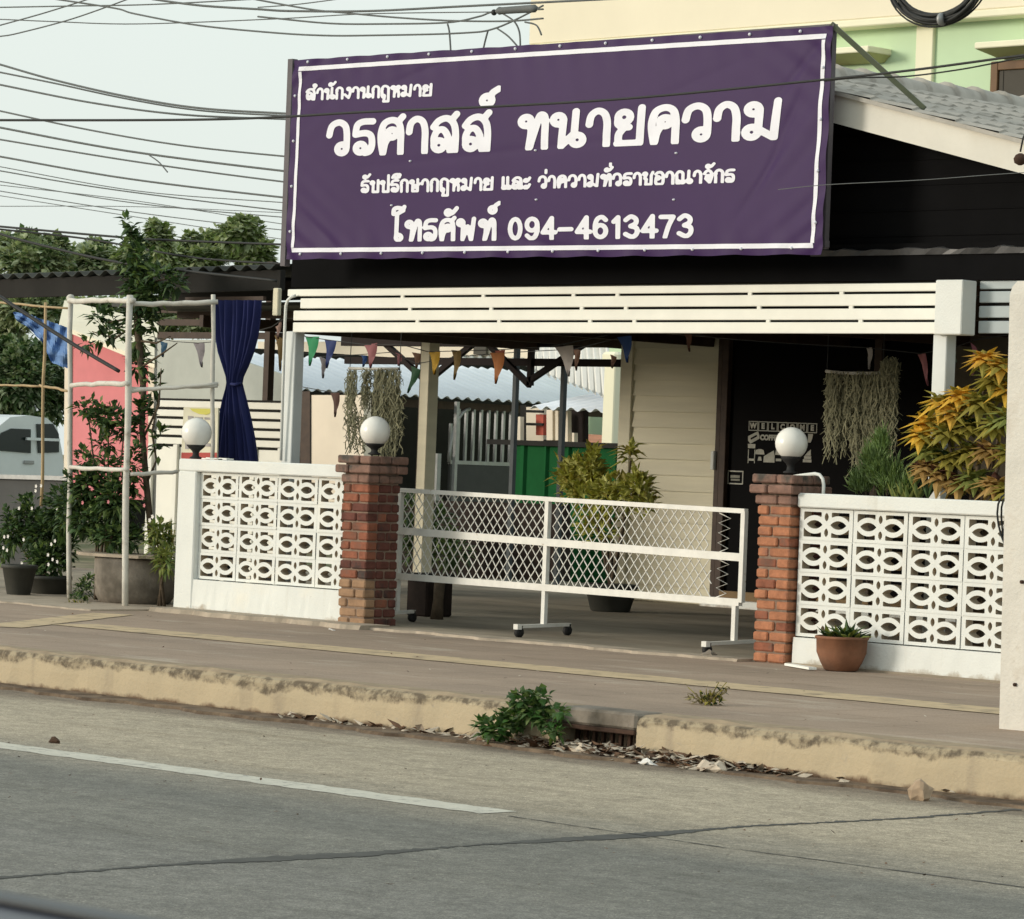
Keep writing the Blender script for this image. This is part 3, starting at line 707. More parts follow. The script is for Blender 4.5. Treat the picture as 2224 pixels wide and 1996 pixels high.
b = MB(); b.box(cl1+.13, 8.5, WY, WY+.05, .15, 2.5); gl = b.build('glass_front', MT['blackglass'], h)
for xa, xb_, ya in ((cl1, cl1+.055, .04), (cl1+.06, cl1+.13, .05), (cl1+1.72, cl1+1.80, .04)): b = MB(); b.bbox(xa, xb_, WY-ya, WY+.03, .08, 2.5, .004); b.build('door_jamb', MT['darkwood'], h)
b = MB(); b.box(cl1+.13, 8.5, WY-.06, WY+.05, .07, .15); b.build('timber_sill', mat('brown_sill', (.20, .13, .06), .7, .15, 6), h)
b = MB(); b.bbox(cl1, 8.5, WY-.16, WY+.06, 0, .075, .006); b.build('doorstep', MT['white'], h)
hp = at(1552, 1000, Y=WY-.06); b = MB(); b.bbox(cl1-.02, cl1+.02, WY-.07, WY-.03, hp.z-.08, hp.z+.08, .006); b.build('door_handle', MT['white'], h)
b = MB(); p0 = at(2075, 760, Y=WY-.3); b.box(p0.x, p0.x+2.2, WY-.32, WY-.26, 1.2, 2.4); b.build('side_wall_panel', mat('brown_side_panel', (.12, .10, .07), .7, .1, 3), h)
# ------------------------------------------------------------------ lettering helper (built-in font) for the door stickers
def text_obj(name, s, size, m, parent, org, ux, uz, bold=0):
    cu = bpy.data.curves.new(name, 'FONT'); cu.body = s; cu.size = size; cu.align_x = 'CENTER'; cu.align_y = 'CENTER'; cu.offset = bold; cu.resolution_u = 3
    o = bpy.data.objects.new(name, cu); COL.objects.link(o)
    bpy.context.view_layer.update()
    me = bpy.data.meshes.new_from_object(o.evaluated_get(bpy.context.evaluated_depsgraph_get()))
    COL.objects.unlink(o); bpy.data.objects.remove(o)
    ux = Vector(ux); uz = Vector(uz); o0 = wloc(parent)
    for v in me.vertices: v.co = Vector(org)+ux*v.co.x+uz*v.co.y-o0
    me.materials.append(m); ob = bpy.data.objects.new(name, me); COL.objects.link(ob); ob.parent = parent
    return ob
def D2(px, py): return at(px, py, Y=WY-.006)
def ring(b, c, hw, hh, th, y):
    for a in ((-hw, hw, hh-th, hh), (-hw, hw, -hh, -hh+th), (-hw, -hw+th, -hh+th, hh-th), (hw-th, hw, -hh+th, hh-th)):
        b.box(c.x+a[0], c.x+a[1], y, y+.003, c.z+a[2], c.z+a[3])
st = thing('door_lettering', 'pale WELCOME lettering and food icons on the black glass behind the right globe lamp', 'sticker', D2(1700, 960))
A, Z = D2(1636, 925), D2(1764, 930)
SY = WY-.006
for i, ch in enumerate('WELCOME'):
    c = A.lerp(Z, i/6); b = MB(); hw = (Z.x-A.x)/12.6
    ring(b, c, hw, .041, .007, SY); o = b.build('letter_tile', MT['sticker'], st)
    text_obj('letter', ch, .062, MT['sticker'], o, (c.x, SY, c.z), (1.1, 0, 0), (0, 0, 1), .004)
c = D2(1637, 950); b = MB(); a_ = .42
ux = Vector((math.cos(a_), 0, math.sin(a_))); uz = Vector((-math.sin(a_), 0, math.cos(a_)))
pts = [c+ux*x+uz*z for x, z in ((-.055, -.035), (.055, -.035), (.065, -.01), (.065, .03), (-.055, .035), (-.068, 0))]
b.add([(p.x, SY, p.z) for p in pts], [tuple(range(6))]); tg_ = b.build('tag', MT['sticker'], st)
b = MB(); p = [c+ux*x+uz*z for x, z in ((-.035, -.008), (.04, -.008), (.04, .008), (-.035, .008))]; b.add([(q.x, SY-.002, q.z) for q in p], [(0, 1, 2, 3)]); b.build('tag_print', MT['blackglass'], tg_)
c = D2(1672, 951); text_obj('wording', 'COFFEE', .06, MT['sticker'], st, (c.x, SY, c.z), (1.05, 0, 0), (0, 0, 1), .004)
def poly(name, cpx, pts, s=.06):
    c = D2(*cpx); b = MB(); b.add([(c.x+x*s*1.3, SY, c.z+z*s) for x, z in pts], [tuple(range(len(pts)))]); return b.build(name, MT['sticker'], st)
poly('icon', (1632, 978), [(-.5, .3), (.5, .3), (.55, .9), (-.55, .9)]); poly('icon', (1632, 996), [(-.45, -.3), (.45, -.3), (.5, 0), (-.5, 0)])
c = D2(1632, 988)
for s in (-1, 1): b = MB(); b.box(c.x+s*.036-.004, c.x+s*.036+.004, SY, SY+.003, c.z-.07, c.z+.045); b.build('icon', MT['sticker'], st)
poly('icon', (1650, 983), [(-.7, -.25), (.7, -.25), (.55, .35), (.2, .5), (-.2, .5), (-.55, .35)]); poly('icon', (1650, 995), [(-.3, -.35), (.3, -.35), (.18, .2), (-.18, .2)])
poly('icon', (1671, 992), [(-.85, -.8), (.75, -.8), (.75, .1), (.6, .9), (-.8, .05)])
poly('icon', (1691, 985), [(-.5, -.2), (.5, -.2), (.3, .4), (-.4, .5)]); poly('icon', (1691, 997), [(-.4, -.3), (.4, -.3), (.4, .05), (-.4, .05)])
poly('icon', (1754, 985), [(-.4, -.3), (.45, -.3), (.45, .6), (0, .2)]); poly('icon', (1754, 993), [(-.5, -.25), (.5, -.25), (.5, .15), (-.5, .15)]); poly('icon', (1753, 1001), [(-.6, -.2), (.6, -.2), (.6, .2), (-.6, .2)])
poly('icon', (1761, 952), [(-.4, -.6), (0, -.6), (.2, 0), (.3, .6), (-.4, .6)])
sg = thing('door_sign', 'small rounded white framed sign low on the black door', 'sign', D2(1590, 1037))
c = D2(1597, 1037); b = MB(); ring(b, c, .088, .058, .010, SY); b.build('frame', MT['sticker'], sg)
b = MB(); b.box(c.x-.05, c.x+.05, SY, SY+.003, c.z-.028, c.z-.012); b.box(c.x-.055, c.x+.05, SY, SY+.003, c.z-.004, c.z+.02); b.build('print_block', mat('grey_sign_print', (.22, .22, .18), .6, .25, 30), sg)
# ------------------------------------------------------------------ banner
BY = -.03; _c = [at(x, y, Y=BY) for x, y in ((640, 130), (1808, 55), (616, 562), (1785, 551))]
BX0, BX1 = (_c[0].x+_c[2].x)/2, (_c[1].x+_c[3].x)/2; BZ0, BZ1 = _c[2].z, _c[0].z; BTR, BBR = _c[1].z-_c[0].z, _c[3].z-_c[2].z
BW, BH = BX1-BX0, BZ1-BZ0
def banner_pt(u, v):
    """u, v in 0..1 -> point on the vinyl, with its folds"""
    x = BX0+u*BW; sk = (.026*(1-u)-.018*u)*0
    z = BZ0+v*BH
    top = .020*math.sin(u*3.1)*0
    du = min(u, 1-u)*BW; dv = min(v, 1-v)*BH
    y = -.010*math.sin(math.pi*u)*math.sin(math.pi*v)
    y += .0075*math.exp(-dv/.05)*math.sin(u*BW*2*math.pi/.43+1)*(1.5 if v < .5 else .55)
    y += .004*math.exp(-dv/.10)*math.sin(u*BW*2*math.pi/.21+v*9)
    y += .0045*math.exp(-du/.05)*math.sin(v*BH*2*math.pi/.33)
    for cu, cv, s1, s2, amp, fr in ((1, 1, -1, 1, .011, 30), (1, 0, -1, -1, .009, 34), (0, 1, 1, 1, .012, 32), (0, 0, 1, -1, .008, 34)):
        a = abs(u-cu)*BW; c_ = abs(v-cv)*BH; r = math.hypot(a, c_)
        y += amp*math.exp(-r/.20)*math.sin((a*.55+c_*.85)*fr*1.3)*min(1, r/.06)
    if u > .86: y += .004*math.sin((v*BH*.8+(1-u)*BW*.9)*22)*((u-.86)/.14)*math.sin(math.pi*v)
    y += .006*math.sin(u*5+v*3)+.003*math.sin(u*11-v*4)
    for cx_, cz_, an, ln, am in ((.30, .93, .25, .5, .004), (.55, .04, -.15, .6, .004), (.93, .55, 1.1, .35, .005), (.90, .35, .9, .35, .005), (.95, .82, .8, .3, .006), (.08, .12, -.6, .35, .005), (.45, .5, .05, 1.2, .002), (.72, .72, .3, .8, .002)):
        a = (u-cx_)*BW; c_ = (v-cz_)*BH; s_ = a*math.cos(an)+c_*math.sin(an); r_ = -a*math.sin(an)+c_*math.cos(an); y += am*math.exp(-(s_/ln)**2-(r_/.028)**2)
    zs = 0
    if v < .04: zs = -.008*abs(math.sin(u*BW*math.pi/.43+.5))
    if v > .96: zs = .004*abs(math.sin(u*BW*math.pi/.43+.5))-.004
    tilt = u*(BTR*v+BBR*(1-v))       # top edge falls a little to the right
    return Vector((x, BY+y, z+zs+tilt))
bn = thing('banner', 'large purple vinyl banner with white Thai lettering stretched above the slatted fascia', 'banner', (3.5, .12, BZ0))
b = MB(); NU, NV = 260, 84
vs = [banner_pt(i/NU, j/NV) for j in range(NV+1) for i in range(NU+1)]
b.add(vs, [(j*(NU+1)+i, j*(NU+1)+i+1, (j+1)*(NU+1)+i+1, (j+1)*(NU+1)+i) for j in range(NV) for i in range(NU)], 0, True); b.build('vinyl_sheet', MT['purple'], bn)
def on_banner(x, z, off=.0035):
    u = (x-BX0)/BW; v = (z-BZ0-u*BBR)/(BH+u*(BTR-BBR))
    p = banner_pt(u, v); return Vector((x, p.y-off, z))
b = MB(); th = .030
def bline(px, py, qx, qy, n=120):
    P, Q = at(px, py, Y=BY), at(qx, qy, Y=BY); d = (Q-P).normalized(); nn = Vector((-d.z, 0, d.x)); vs = []
    for i in range(n+1):
        c = P.lerp(Q, i/n)
        for s in (-1, 1): q = c+nn*s*th/2; q = on_banner(q.x, q.z); vs.append(q)
    b.add(vs, [(2*i, 2*i+1, 2*i+3, 2*i+2) for i in range(n)])
bline(650, 150, 1793, 78); bline(633, 543.5, 1768, 533.5); bline(653, 156, 635.5, 538, 50); bline(1788.5, 86, 1767, 528, 50)
b.build('border_line', MT['print'], bn)
for u, v in [((k+.4)/12, v) for k in range(12) for v in (.985, .028)]+[(u, (k+.6)/4.4) for k in range(4) for u in (.988, .008)]:
    q = banner_pt(u, v); b = MB(); b.sphere((q.x, q.y-.004, q.z), .011, 8); b.build('tie_knot', MT['print'], bn)
for px, py in ((892, 350), (850, 446), (1168, 434), (1167, 327), (1466, 434), (1472, 333)): q = at(px, py, Y=BY); q = on_banner(q.x, q.z, .002); b = MB(); b.sphere((q.x, q.y, q.z), .012, 8, 0, .6); b.build('tie_end', MT['print'], bn)
b = MB(); e0 = Vector((BX0-.035, BY+.03, BZ0-.05)); b.bar(e0, e0+Vector((-.0, 0, BH+.06)), .05, .05); b.bar((BX0, BY+.04, BZ1-.03), (BX1, BY+.04, BZ1-.05), .04, .04); b.bar((BX0, BY+.04, BZ0+.03), (BX1, BY+.04, BZ0+.03), .04, .04)
for x in (BX1-.03, (BX0+BX1)/2): b.bar((x, BY+.045, BZ0), (x, BY+.045, BZ1-.05), .04, .04)
b.build('frame', mat('dull_purple_grey_frame', (.10, .09, .10), .6, .15, 8), bn)
p0 = at(1806, 52, Y=BY+.03); rb = at(2008, 236, X=6.6)
n_ = Vector((SL, 0, 1)); ro = Vector((RX, 0, RZt+.05)); d_ = ray(2008, 236); tt = (ro-CAMP).dot(n_)/d_.dot(n_); rb = CAMP+d_*tt
b = MB(); b.bar(p0, rb, .032, .032); b.build('strut', MT['greensteel'], bn)
# flashing: torn black plastic along the foot of the gable
b = MB(); vs = []; n = 60
for i in range(n+1):
    x = 5.6+3.9*i/n; w_ = .03+.012*math.sin(i*1.7)+.01*math.sin(i*.6)+random.uniform(-.006, .006)
    vs += [(x, .385+random.uniform(-.006, .006), 2.528), (x, .375+random.uniform(-.012, .006), 2.55+w_*.4), (x, .46, 2.55+w_)]
b.add(vs, [(3*i+k, 3*i+3+k, 3*i+4+k, 3*i+1+k) for i in range(n) for k in (0, 1)])
b.build('flashing', mat('dusty_black_plastic', (.06, .06, .062), .4, .3, 8, spec=.5), h)
# ------------------------------------------------------------------ Thai lettering drawn as brush strokes
GL = {
'ว': (.60, 'S.06,.58 .12,.82 .3,.91 .46,.82 .51,.6 .51,.24;O.39,.21,.12'),
'ร': (.60, 'S.52,.90 .28,.90 .13,.82 .09,.60;S.09,.57 .34,.60 .48,.52 .51,.3 .46,.13 .34,.08;O.22,.21,.12'),
'ศ': (.68, 'S.14,.05 .09,.35 .09,.6 .17,.83 .36,.91 .52,.83 .58,.6 .58,.3 .58,.05;O.36,.56,.11;S.28,.47 .19,.3 .15,.08;L.5,.85 .62,.99'),
'า': (.54, 'S.06,.58 .1,.8 .24,.91 .39,.83 .45,.6 .45,.3 .45,.05'),
'ส': (.72, 'S.07,.68 .2,.84 .40,.89 .56,.74 .61,.45 .60,.05;L.5,.84 .62,.99;O.21,.21,.13;S.09,.25 .09,.42 .17,.58 .31,.6 .42,.42 .48,.06'),
'ท': (.68, 'O.16,.74,.12;S.28,.74 .28,.4 .24,.06;L.26,.08 .44,.78;S.42,.72 .48,.88 .57,.86 .60,.7 .60,.4 .60,.05'),
'น': (.76, 'O.17,.74,.12;L.29,.74 .25,.06;L.25,.07 .5,.34;L.56,.93 .54,.35;O.61,.21,.13'),
'ย': (.70, 'O.23,.72,.14;S.1,.68 .11,.55 .22,.48 .34,.47;S.24,.46 .13,.3 .12,.08;L.1,.07 .58,.07;L.58,.07 .60,.94'),
'ค': (.68, 'S.14,.05 .09,.35 .09,.6 .17,.83 .36,.91 .52,.83 .58,.6 .58,.3 .58,.05;O.36,.56,.11;S.28,.47 .19,.3 .15,.08'),
'ม': (.82, 'O.20,.76,.12;L.32,.76 .31,.3;O.18,.21,.13;L.31,.28 .62,.07;L.62,.07 .68,.94'),
'ก': (.60, 'S.11,.05 .11,.4 .09,.6 .13,.68 .08,.72 .2,.9 .36,.92 .49,.8 .51,.6 .51,.05'),
'ง': (.52, 'S.42,.78 .42,.4 .33,.08;L.33,.08 .06,.36;O.32,.80,.10'),
'ฎ': (.66, 'S.11,.14 .11,.4 .09,.6 .13,.68 .08,.72 .2,.9 .36,.92 .52,.8 .55,.6 .55,-.30;O.21,.12,.10;L.28,-.02 .22,-.3;L.22,-.30 .55,-.30'),
'ห': (.68, 'O.16,.78,.11;L.27,.78 .25,.05;S.27,.3 .42,.6 .5,.55 .56,.4 .56,.05;O.52,.78,.11;L.42,.74 .32,.48'),
'บ': (.66, 'O.17,.76,.11;L.23,.7 .22,.07 .56,.07 .56,.94'),
'ป': (.66, 'O.17,.76,.11;L.23,.7 .22,.07 .56,.07 .56,1.3'),
'ษ': (.76, 'O.17,.76,.11;L.23,.7 .22,.07 .56,.07 .56,.94;O.38,.42,.10;L.46,.48 .72,.62'),
'แ': (.62, 'O.2,.18,.11;L.12,.2 .12,.94;O.48,.18,.11;L.40,.2 .40,.94'),
'ล': (.68, 'S.07,.68 .2,.85 .36,.9 .52,.8 .57,.45 .57,.05;O.21,.21,.13;S.09,.25 .09,.42 .17,.58 .31,.6 .42,.42 .46,.06'),
'ะ': (.40, 'O.14,.66,.10;S.2,.6 .28,.68 .36,.86;O.14,.16,.10;S.2,.1 .28,.18 .36,.36'),
'ช': (.66, 'O.15,.82,.10;S.22,.74 .13,.52 .24,.42;L.23,.46 .2,.07 .52,.07 .53,.72 .62,.94'),
'อ': (.64, 'O.23,.52,.11;S.12,.5 .1,.2 .18,.08 .48,.08 .55,.3 .54,.7 .42,.9 .22,.9 .1,.78'),
'ณ': (1.04, 'S.12,.1 .1,.6 .08,.7 .2,.9 .36,.9 .46,.78 .47,.5 .47,.06;O.21,.16,.11;L.48,.08 .78,.34;L.82,.94 .81,.35;O.88,.21,.13'),
'จ': (.60, 'O.30,.48,.11;S.08,.7 .2,.88 .36,.91 .49,.75 .5,.4 .40,.06;L.40,.08 .16,.36'),
'โ': (.46, 'L.14,.2 .15,1.2;S.0,1.2 .02,1.4 .18,1.46 .38,1.42 .44,1.5;L.15,1.2 .4,1.34;O.24,.18,.12'),
'พ': (.84, 'O.15,.78,.11;L.26,.8 .24,.07 .44,.62 .58,.07;L.58,.07 .68,.94'),
'0': (.60, 'E.3,.5,.2,.41'), '9': (.60, 'E.31,.66,.2,.25;S.51,.66 .51,.38 .42,.14 .26,.08 .12,.2'),
'4': (.60, 'L.42,.05 .42,.92;L.42,.92 .08,.32;L.08,.32 .56,.32'), '6': (.60, 'E.3,.34,.2,.25;S.1,.34 .11,.64 .2,.86 .36,.92 .49,.8'),
'1': (.44, 'L.14,.72 .30,.90 .30,.05'), '3': (.60, 'S.1,.78 .28,.92 .46,.82 .46,.64 .28,.53;S.28,.52 .49,.44 .50,.22 .34,.08 .1,.2'),
'7': (.60, 'L.08,.88 .52,.88;S.52,.88 .36,.5 .24,.05'), '-': (.62, 'L.08,.44 .52,.44'),
}
MK = {'์': 'O-.20,1.30,.12;S-.12,1.36 -.08,1.48 .06,1.58', 'ั': 'O-.36,1.22,.10;S-.28,1.16 -.16,1.22 -.02,1.40', '่': 'L-.14,1.18 -.14,1.38',
      'ึ': 'S-.52,1.12 -.4,1.32 -.16,1.36 -.04,1.14;L-.5,1.14 -.04,1.14;O-.06,1.3,.07', '่2': 'L-.14,1.50 -.14,1.68', 'ำ': 'O-.12,1.18,.09'}
def strokes(spec, ox):
    out = []
    for s in spec.split(';'):
        k = s[0]
        if k in 'OE':
            q = [float(x) for x in s[1:].split(',')]; rx = q[2]*(.95 if k == 'O' else 1); ry = q[3] if k == 'E' else rx
            pts = [(ox+q[0]+rx*math.cos(a*math.pi/8), q[1]+ry*math.sin(a*math.pi/8)) for a in range(17)]
        else:
            P = [tuple(float(x) for x in p.split(',')) for p in s[1:].split()]; P = [(ox+x, y) for x, y in P]
            if k == 'L': pts = P
            else:
                pts = []; Q = [P[0]]+P+[P[-1]]
                for i in range(1, len(Q)-2):
                    for j in range(6):
                        tt = j/6; a, b_, c, d = Q[i-1], Q[i], Q[i+1], Q[i+2]
                        pts.append(tuple(.5*(2*b_[m]+(c[m]-a[m])*tt+(2*a[m]-5*b_[m]+4*c[m]-d[m])*tt*tt+(3*b_[m]-a[m]-3*c[m]+d[m])*tt**3) for m in (0, 1)))
                pts.append(P[-1])
        out += list(zip(pts[:-1], pts[1:]))
    return out
def word(s, l, r, H, hw, res, parent, track=.045):
    """one word: l, r baseline end pixels in the photo, H letter height in pixels"""
    segs = []; x = 0; prev = None
    for ch in s:
        if ch == 'ำ': segs += strokes(MK['ำ'], x); ch = 'า'
        if ch in MK:
            segs += strokes(MK[ch+'2' if (ch == '่' and prev == 'ั') else ch], x); prev = ch; continue
        w_, sp = GL[ch]; segs += strokes(sp, x); x += w_+track; prev = ch
    tot = x-track
    A, Bq = at(*l, Y=BY), at(*r, Y=BY); hm = H/ppm((A+Bq)/2); sx = (Bq-A).length/tot; d = (Bq-A).normalized()
    buckets = {}; tail = 'ฎ' in s
    cell = .25
    for i, (a, c) in enumerate(segs):
        for gx in range(int(math.floor((min(a[0], c[0])-.3)/cell)), int(math.floor((max(a[0], c[0])+.3)/cell))+1): buckets.setdefault(gx, []).append((a[0], a[1], c[0]-a[0], c[1]-a[1], max(1e-9, (c[0]-a[0])**2+(c[1]-a[1])**2)))
    def f(px, py):
        m = 9
        for ax, ay, dx, dy, dd in buckets.get(int(math.floor(px/cell)), ()):
            t_ = ((px-ax)*dx+(py-ay)*dy)/dd; t_ = 0 if t_ < 0 else 1 if t_ > 1 else t_
            ex = px-ax-dx*t_; ey = py-ay-dy*t_; q = ex*ex+ey*ey
            if q < m: m = q
        d_ = math.sqrt(m)-hw
        return max(d_, -py) if py > -.13 and not tail else d_      # stems end square on the baseline
    y0, y1 = -.45, 1.75
    if not any(c in MK or c == 'โ' for c in s): y1 = 1.1
    if 'ป' in s: y1 = max(y1, 1.75)
    pl, _ = field_polys(f, -.15, tot+.15, y0, y1, int((tot+.3)*res), int((y1-y0)*res))
    b = MB(); up = Vector((0, 0, 1))
    for p in pl:
        q = []
        for x_, y_ in p: w3 = A+d*(x_*sx)+up*(y_*hm); q.append(on_banner(w3.x, w3.z))
        b.add(q, [tuple(range(len(q)))])
    return b.build('lettering', MT['print'], parent)
word('สำนักงานกฎหมาย', (664.6, 218), (941.5, 209), 27, .098, 20, bn)
word('วรศาสส์', (709.5, 342), (1071, 329.5), 84, .084, 40, bn)
word('ทนายความ', (1129, 328), (1702, 303.5), 88, .084, 40, bn)
word('รับปรึกษากฎหมาย', (782.8, 419.5), (1074.6, 413.5), 29, .098, 20, bn)
word('และ', (1091, 413), (1155, 411.5), 29, .098, 20, bn)
word('ว่าความทั่วราชอาณาจักร', (1172, 411), (1598, 397), 30, .098, 20, bn)
word('โทรศัพท์', (852, 525), (1078, 523), 51, .09, 26, bn)
word('094-4613473', (1103, 522.5), (1507, 517), 52, .092, 26, bn)
# ------------------------------------------------------------------ foliage
def rnd3(): 
    while True:
        v = Vector((random.uniform(-1, 1), random.uniform(-1, 1), random.uniform(-1, 1)))
        if .02 < v.length < 1: return v
def clump(b, c, r, n, L, W, nm=3, droop=.25, upb=.3, hollow=.35):
    c = Vector(c)
    for _ in range(n):
        v = rnd3()
        if v.length < hollow and random.random() < .7: continue
        lump = .75+.35*math.sin(v.x*5+c.x*3)*math.sin(v.z*5+c.y*7)+random.uniform(-.08, .1)
        p = c+Vector((v.x*r[0], v.y*r[1], v.z*r[2]))*lump
        d = (v.normalized()*.8+rnd3()*.9+Vector((0, 0, upb))).normalized()
        k = random.random(); m = 0 if k < .4 else 1 if k < .8 else 2
        b.leaf(p, d, Vector((random.uniform(-.4, .4), random.uniform(-.4, .4), 1)), L*random.uniform(.6, 1.25), W*random.uniform(.7, 1.2), min(m, nm-1), droop)
def pxclump(b, px, py, rx, ry, n, L, W, Y=None, D=None, depth=.7, **k):
    c = at(px, py, Y=Y, D=D); s = ppm(c); clump(b, c, (rx/s, rx/s*depth, ry/s), n, L, W, **k); return c
def tree(name, label, cat, crowns, D, mats, L, W, n, trunk=True, group=None):
    cs = [at(x, y, D=D+dd) for x, y, rx, ry, dd in crowns]
    base = sum(cs, Vector())/len(cs); t = thing(name, label, cat, (base.x, base.y, -.03), group)
    b = MB()
    for (x, y, rx, ry, dd) in crowns: pxclump(b, x, y, rx, ry, int(n*rx*ry/3600), L, W, D=D+dd, depth=.9)
    b.build('crown', mats, t)
    if trunk:
        b = MB(); b.tube([(base.x, base.y, -.1), (base.x+.05, base.y, base.z*.5), (base.x, base.y+.1, base.z)], [.16, .12, .06], 8)
        for c in cs: b.tube([(base.x, base.y, base.z*.55), c.lerp(base, .35), c], [.07, .05, .02], 6)
        b.build('trunk', MT['bark'], t)
    return t
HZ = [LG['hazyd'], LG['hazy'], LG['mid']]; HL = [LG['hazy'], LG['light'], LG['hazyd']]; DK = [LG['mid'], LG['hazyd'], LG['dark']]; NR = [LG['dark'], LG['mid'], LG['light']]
G = 'trees on the skyline'
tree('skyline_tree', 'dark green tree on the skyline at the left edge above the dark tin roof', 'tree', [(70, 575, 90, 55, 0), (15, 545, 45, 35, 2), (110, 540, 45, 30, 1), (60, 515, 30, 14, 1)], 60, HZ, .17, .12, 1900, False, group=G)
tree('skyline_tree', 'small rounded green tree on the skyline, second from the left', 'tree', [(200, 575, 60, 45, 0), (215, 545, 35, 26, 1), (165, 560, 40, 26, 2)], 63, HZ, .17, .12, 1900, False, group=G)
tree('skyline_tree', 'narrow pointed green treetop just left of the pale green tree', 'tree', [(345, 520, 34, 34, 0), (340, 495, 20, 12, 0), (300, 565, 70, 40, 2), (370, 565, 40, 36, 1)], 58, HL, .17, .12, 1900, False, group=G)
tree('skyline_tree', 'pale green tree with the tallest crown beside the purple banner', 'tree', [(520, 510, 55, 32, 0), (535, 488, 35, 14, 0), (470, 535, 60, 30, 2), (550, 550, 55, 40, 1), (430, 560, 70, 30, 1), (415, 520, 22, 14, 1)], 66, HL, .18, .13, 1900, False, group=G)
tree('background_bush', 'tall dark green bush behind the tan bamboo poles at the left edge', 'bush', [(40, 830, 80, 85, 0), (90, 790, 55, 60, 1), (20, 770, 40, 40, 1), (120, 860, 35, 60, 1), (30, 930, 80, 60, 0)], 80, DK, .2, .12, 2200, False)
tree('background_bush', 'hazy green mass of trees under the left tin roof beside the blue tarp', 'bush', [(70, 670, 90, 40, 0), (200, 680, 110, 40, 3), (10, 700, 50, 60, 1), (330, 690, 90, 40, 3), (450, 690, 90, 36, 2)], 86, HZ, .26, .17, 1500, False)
# ------------------------------------------------------------------ pale green building
def wallpoly(name, pxs, Y, th, m, parent):   # thick wall panel facing the street, outline given as photo pixels
    P = [at(x, y, Y=Y) for x, y in pxs]; n = len(P); b = MB()
    b.add([*P, *[p+Vector((0, th, 0)) for p in P]], [tuple(range(n))[::-1], tuple(range(n, 2*n))]+[(i, (i+1) % n, n+(i+1) % n, n+i) for i in range(n)])
    return b.build(name, m, parent)
MY = 22.0
mb = thing('apartment_building', 'pale green building with cream parapet band rising behind the tiled roof', 'building', at(1700, 900, Y=MY+2))
a, c = at(1180, 40, Y=MY), at(2500, 40, Y=MY)
zb0 = at(1823, 47, Y=MY-.25).z; zcap = zb0+1.5
b = MB(); b.box(a.x+.25, c.x, MY, MY+8, 0, zb0+.1); b.build('wall', MT['mint'], mb)
b = MB(); b.bbox(a.x, c.x+.3, MY-.3, MY+8.3, zb0, zcap, .02); b.build('parapet_band', MT['mintcream'], mb)
b = MB(); b.bbox(a.x-.05, c.x+.3, MY-.38, MY+8.3, zcap+.002, zcap+.14, .02); b.build('coping', MT['darkwood'], mb)
b = MB(); b.bbox(a.x-.03, c.x+.3, MY-.33, MY+8.3, zb0-.10, zb0-.002, .015); b.build('band_lip', MT['ivory'], mb)
for px in (1990, 1560):
    p, q = at(px, 140, Y=MY-.03), at(px+37, 140, Y=MY-.03); b = MB(); b.bbox(p.x, q.x, MY-.06, MY+.02, 0, zb0-.105, .01); b.build('pilaster', MT['ivory'], mb)
for xl, xr, yt, yb in ((2116, 2400, 92, 113), (1700, 1886, 103, 135)):
    p, q, r = at(xl, yt, Y=MY-.5), at(xr, yt, Y=MY-.5), at(xl if xl > 2000 else xr, yb-8, Y=MY-.5)
    z1 = p.z if xl > 2000 else at(xr-20, 100, Y=MY-.5).z
    b = MB(); b.bbox(p.x, q.x, MY-.5, MY+.02, z1-.085, z1, .012); lg = b.build('window_ledge', MT['ivory'], mb)
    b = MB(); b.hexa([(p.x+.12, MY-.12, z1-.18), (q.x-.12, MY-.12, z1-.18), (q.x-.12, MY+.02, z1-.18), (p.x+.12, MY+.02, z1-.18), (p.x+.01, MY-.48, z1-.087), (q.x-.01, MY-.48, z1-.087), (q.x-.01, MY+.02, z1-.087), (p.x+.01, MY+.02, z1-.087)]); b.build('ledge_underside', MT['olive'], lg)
    wl, wr = (at(2157, 150, Y=MY).x, at(2400, 150, Y=MY).x) if xl > 2000 else (at(1680, 150, Y=MY).x, at(1862, 150, Y=MY).x)
    wz = at(2157, 135, Y=MY).z if xl > 2000 else at(1862, 152, Y=MY).z
    b = MB()
    for (x0, x1, z0, z3) in ((wl, wl+.12, wz-2.2, wz), (wr-.12, wr, wz-2.2, wz), (wl+.121, wr-.121, wz-.12, wz)): b.bbox(x0, x1, MY-.06, MY+.03, z0, z3, .008)
    wf = b.build('window_frame', MT['brownframe'], mb)
    b = MB(); b.box(wl+.125, wr-.125, MY-.02, MY+.02, wz-2.2, wz-.125); b.box(wl+.13, wr-.13, MY-.035, MY-.02, wz-1.02, wz-.98); b.bbox(wl+.13, wl+.20, MY-.03, MY+.01, wz-2.2, wz-.13, .005); b.build('pane', MT['curtainglass'], wf)
# ------------------------------------------------------------------ neighbour's tin roofed house seen through the carport
def tin(name, P00, P10, P01, m, parent, pitch=.19, amp=.022, n=None, th=0):
    """corrugated sheet: P00->P10 runs along the eave, P00->P01 runs up the slope"""
    P00, P10, P01 = Vector(P00), Vector(P10), Vector(P01); E = P10-P00; U = P01-P00; N = E.cross(U).normalized()
    if N.z < 0: N = -N
    n = n or int(E.length/pitch*8); vs = []
    for i in range(n+1):
        t_ = i/n; o = N*amp*math.sin(2*math.pi*E.length*t_/pitch)
        vs += [P00+E*t_+o, P00+E*t_+U+o, P00+E*t_+o-N*.006, P00+E*t_+U+o-N*.006]
    b = MB(); b.add(vs, [f for i in range(n) for f in ((4*i, 4*i+4, 4*i+5, 4*i+1), (4*i+2, 4*i+3, 4*i+7, 4*i+6), (4*i, 4*i+2, 4*i+6, 4*i+4))], 0, True); return b.build(name, m, parent)
EX = -14.0; ez = 2.0
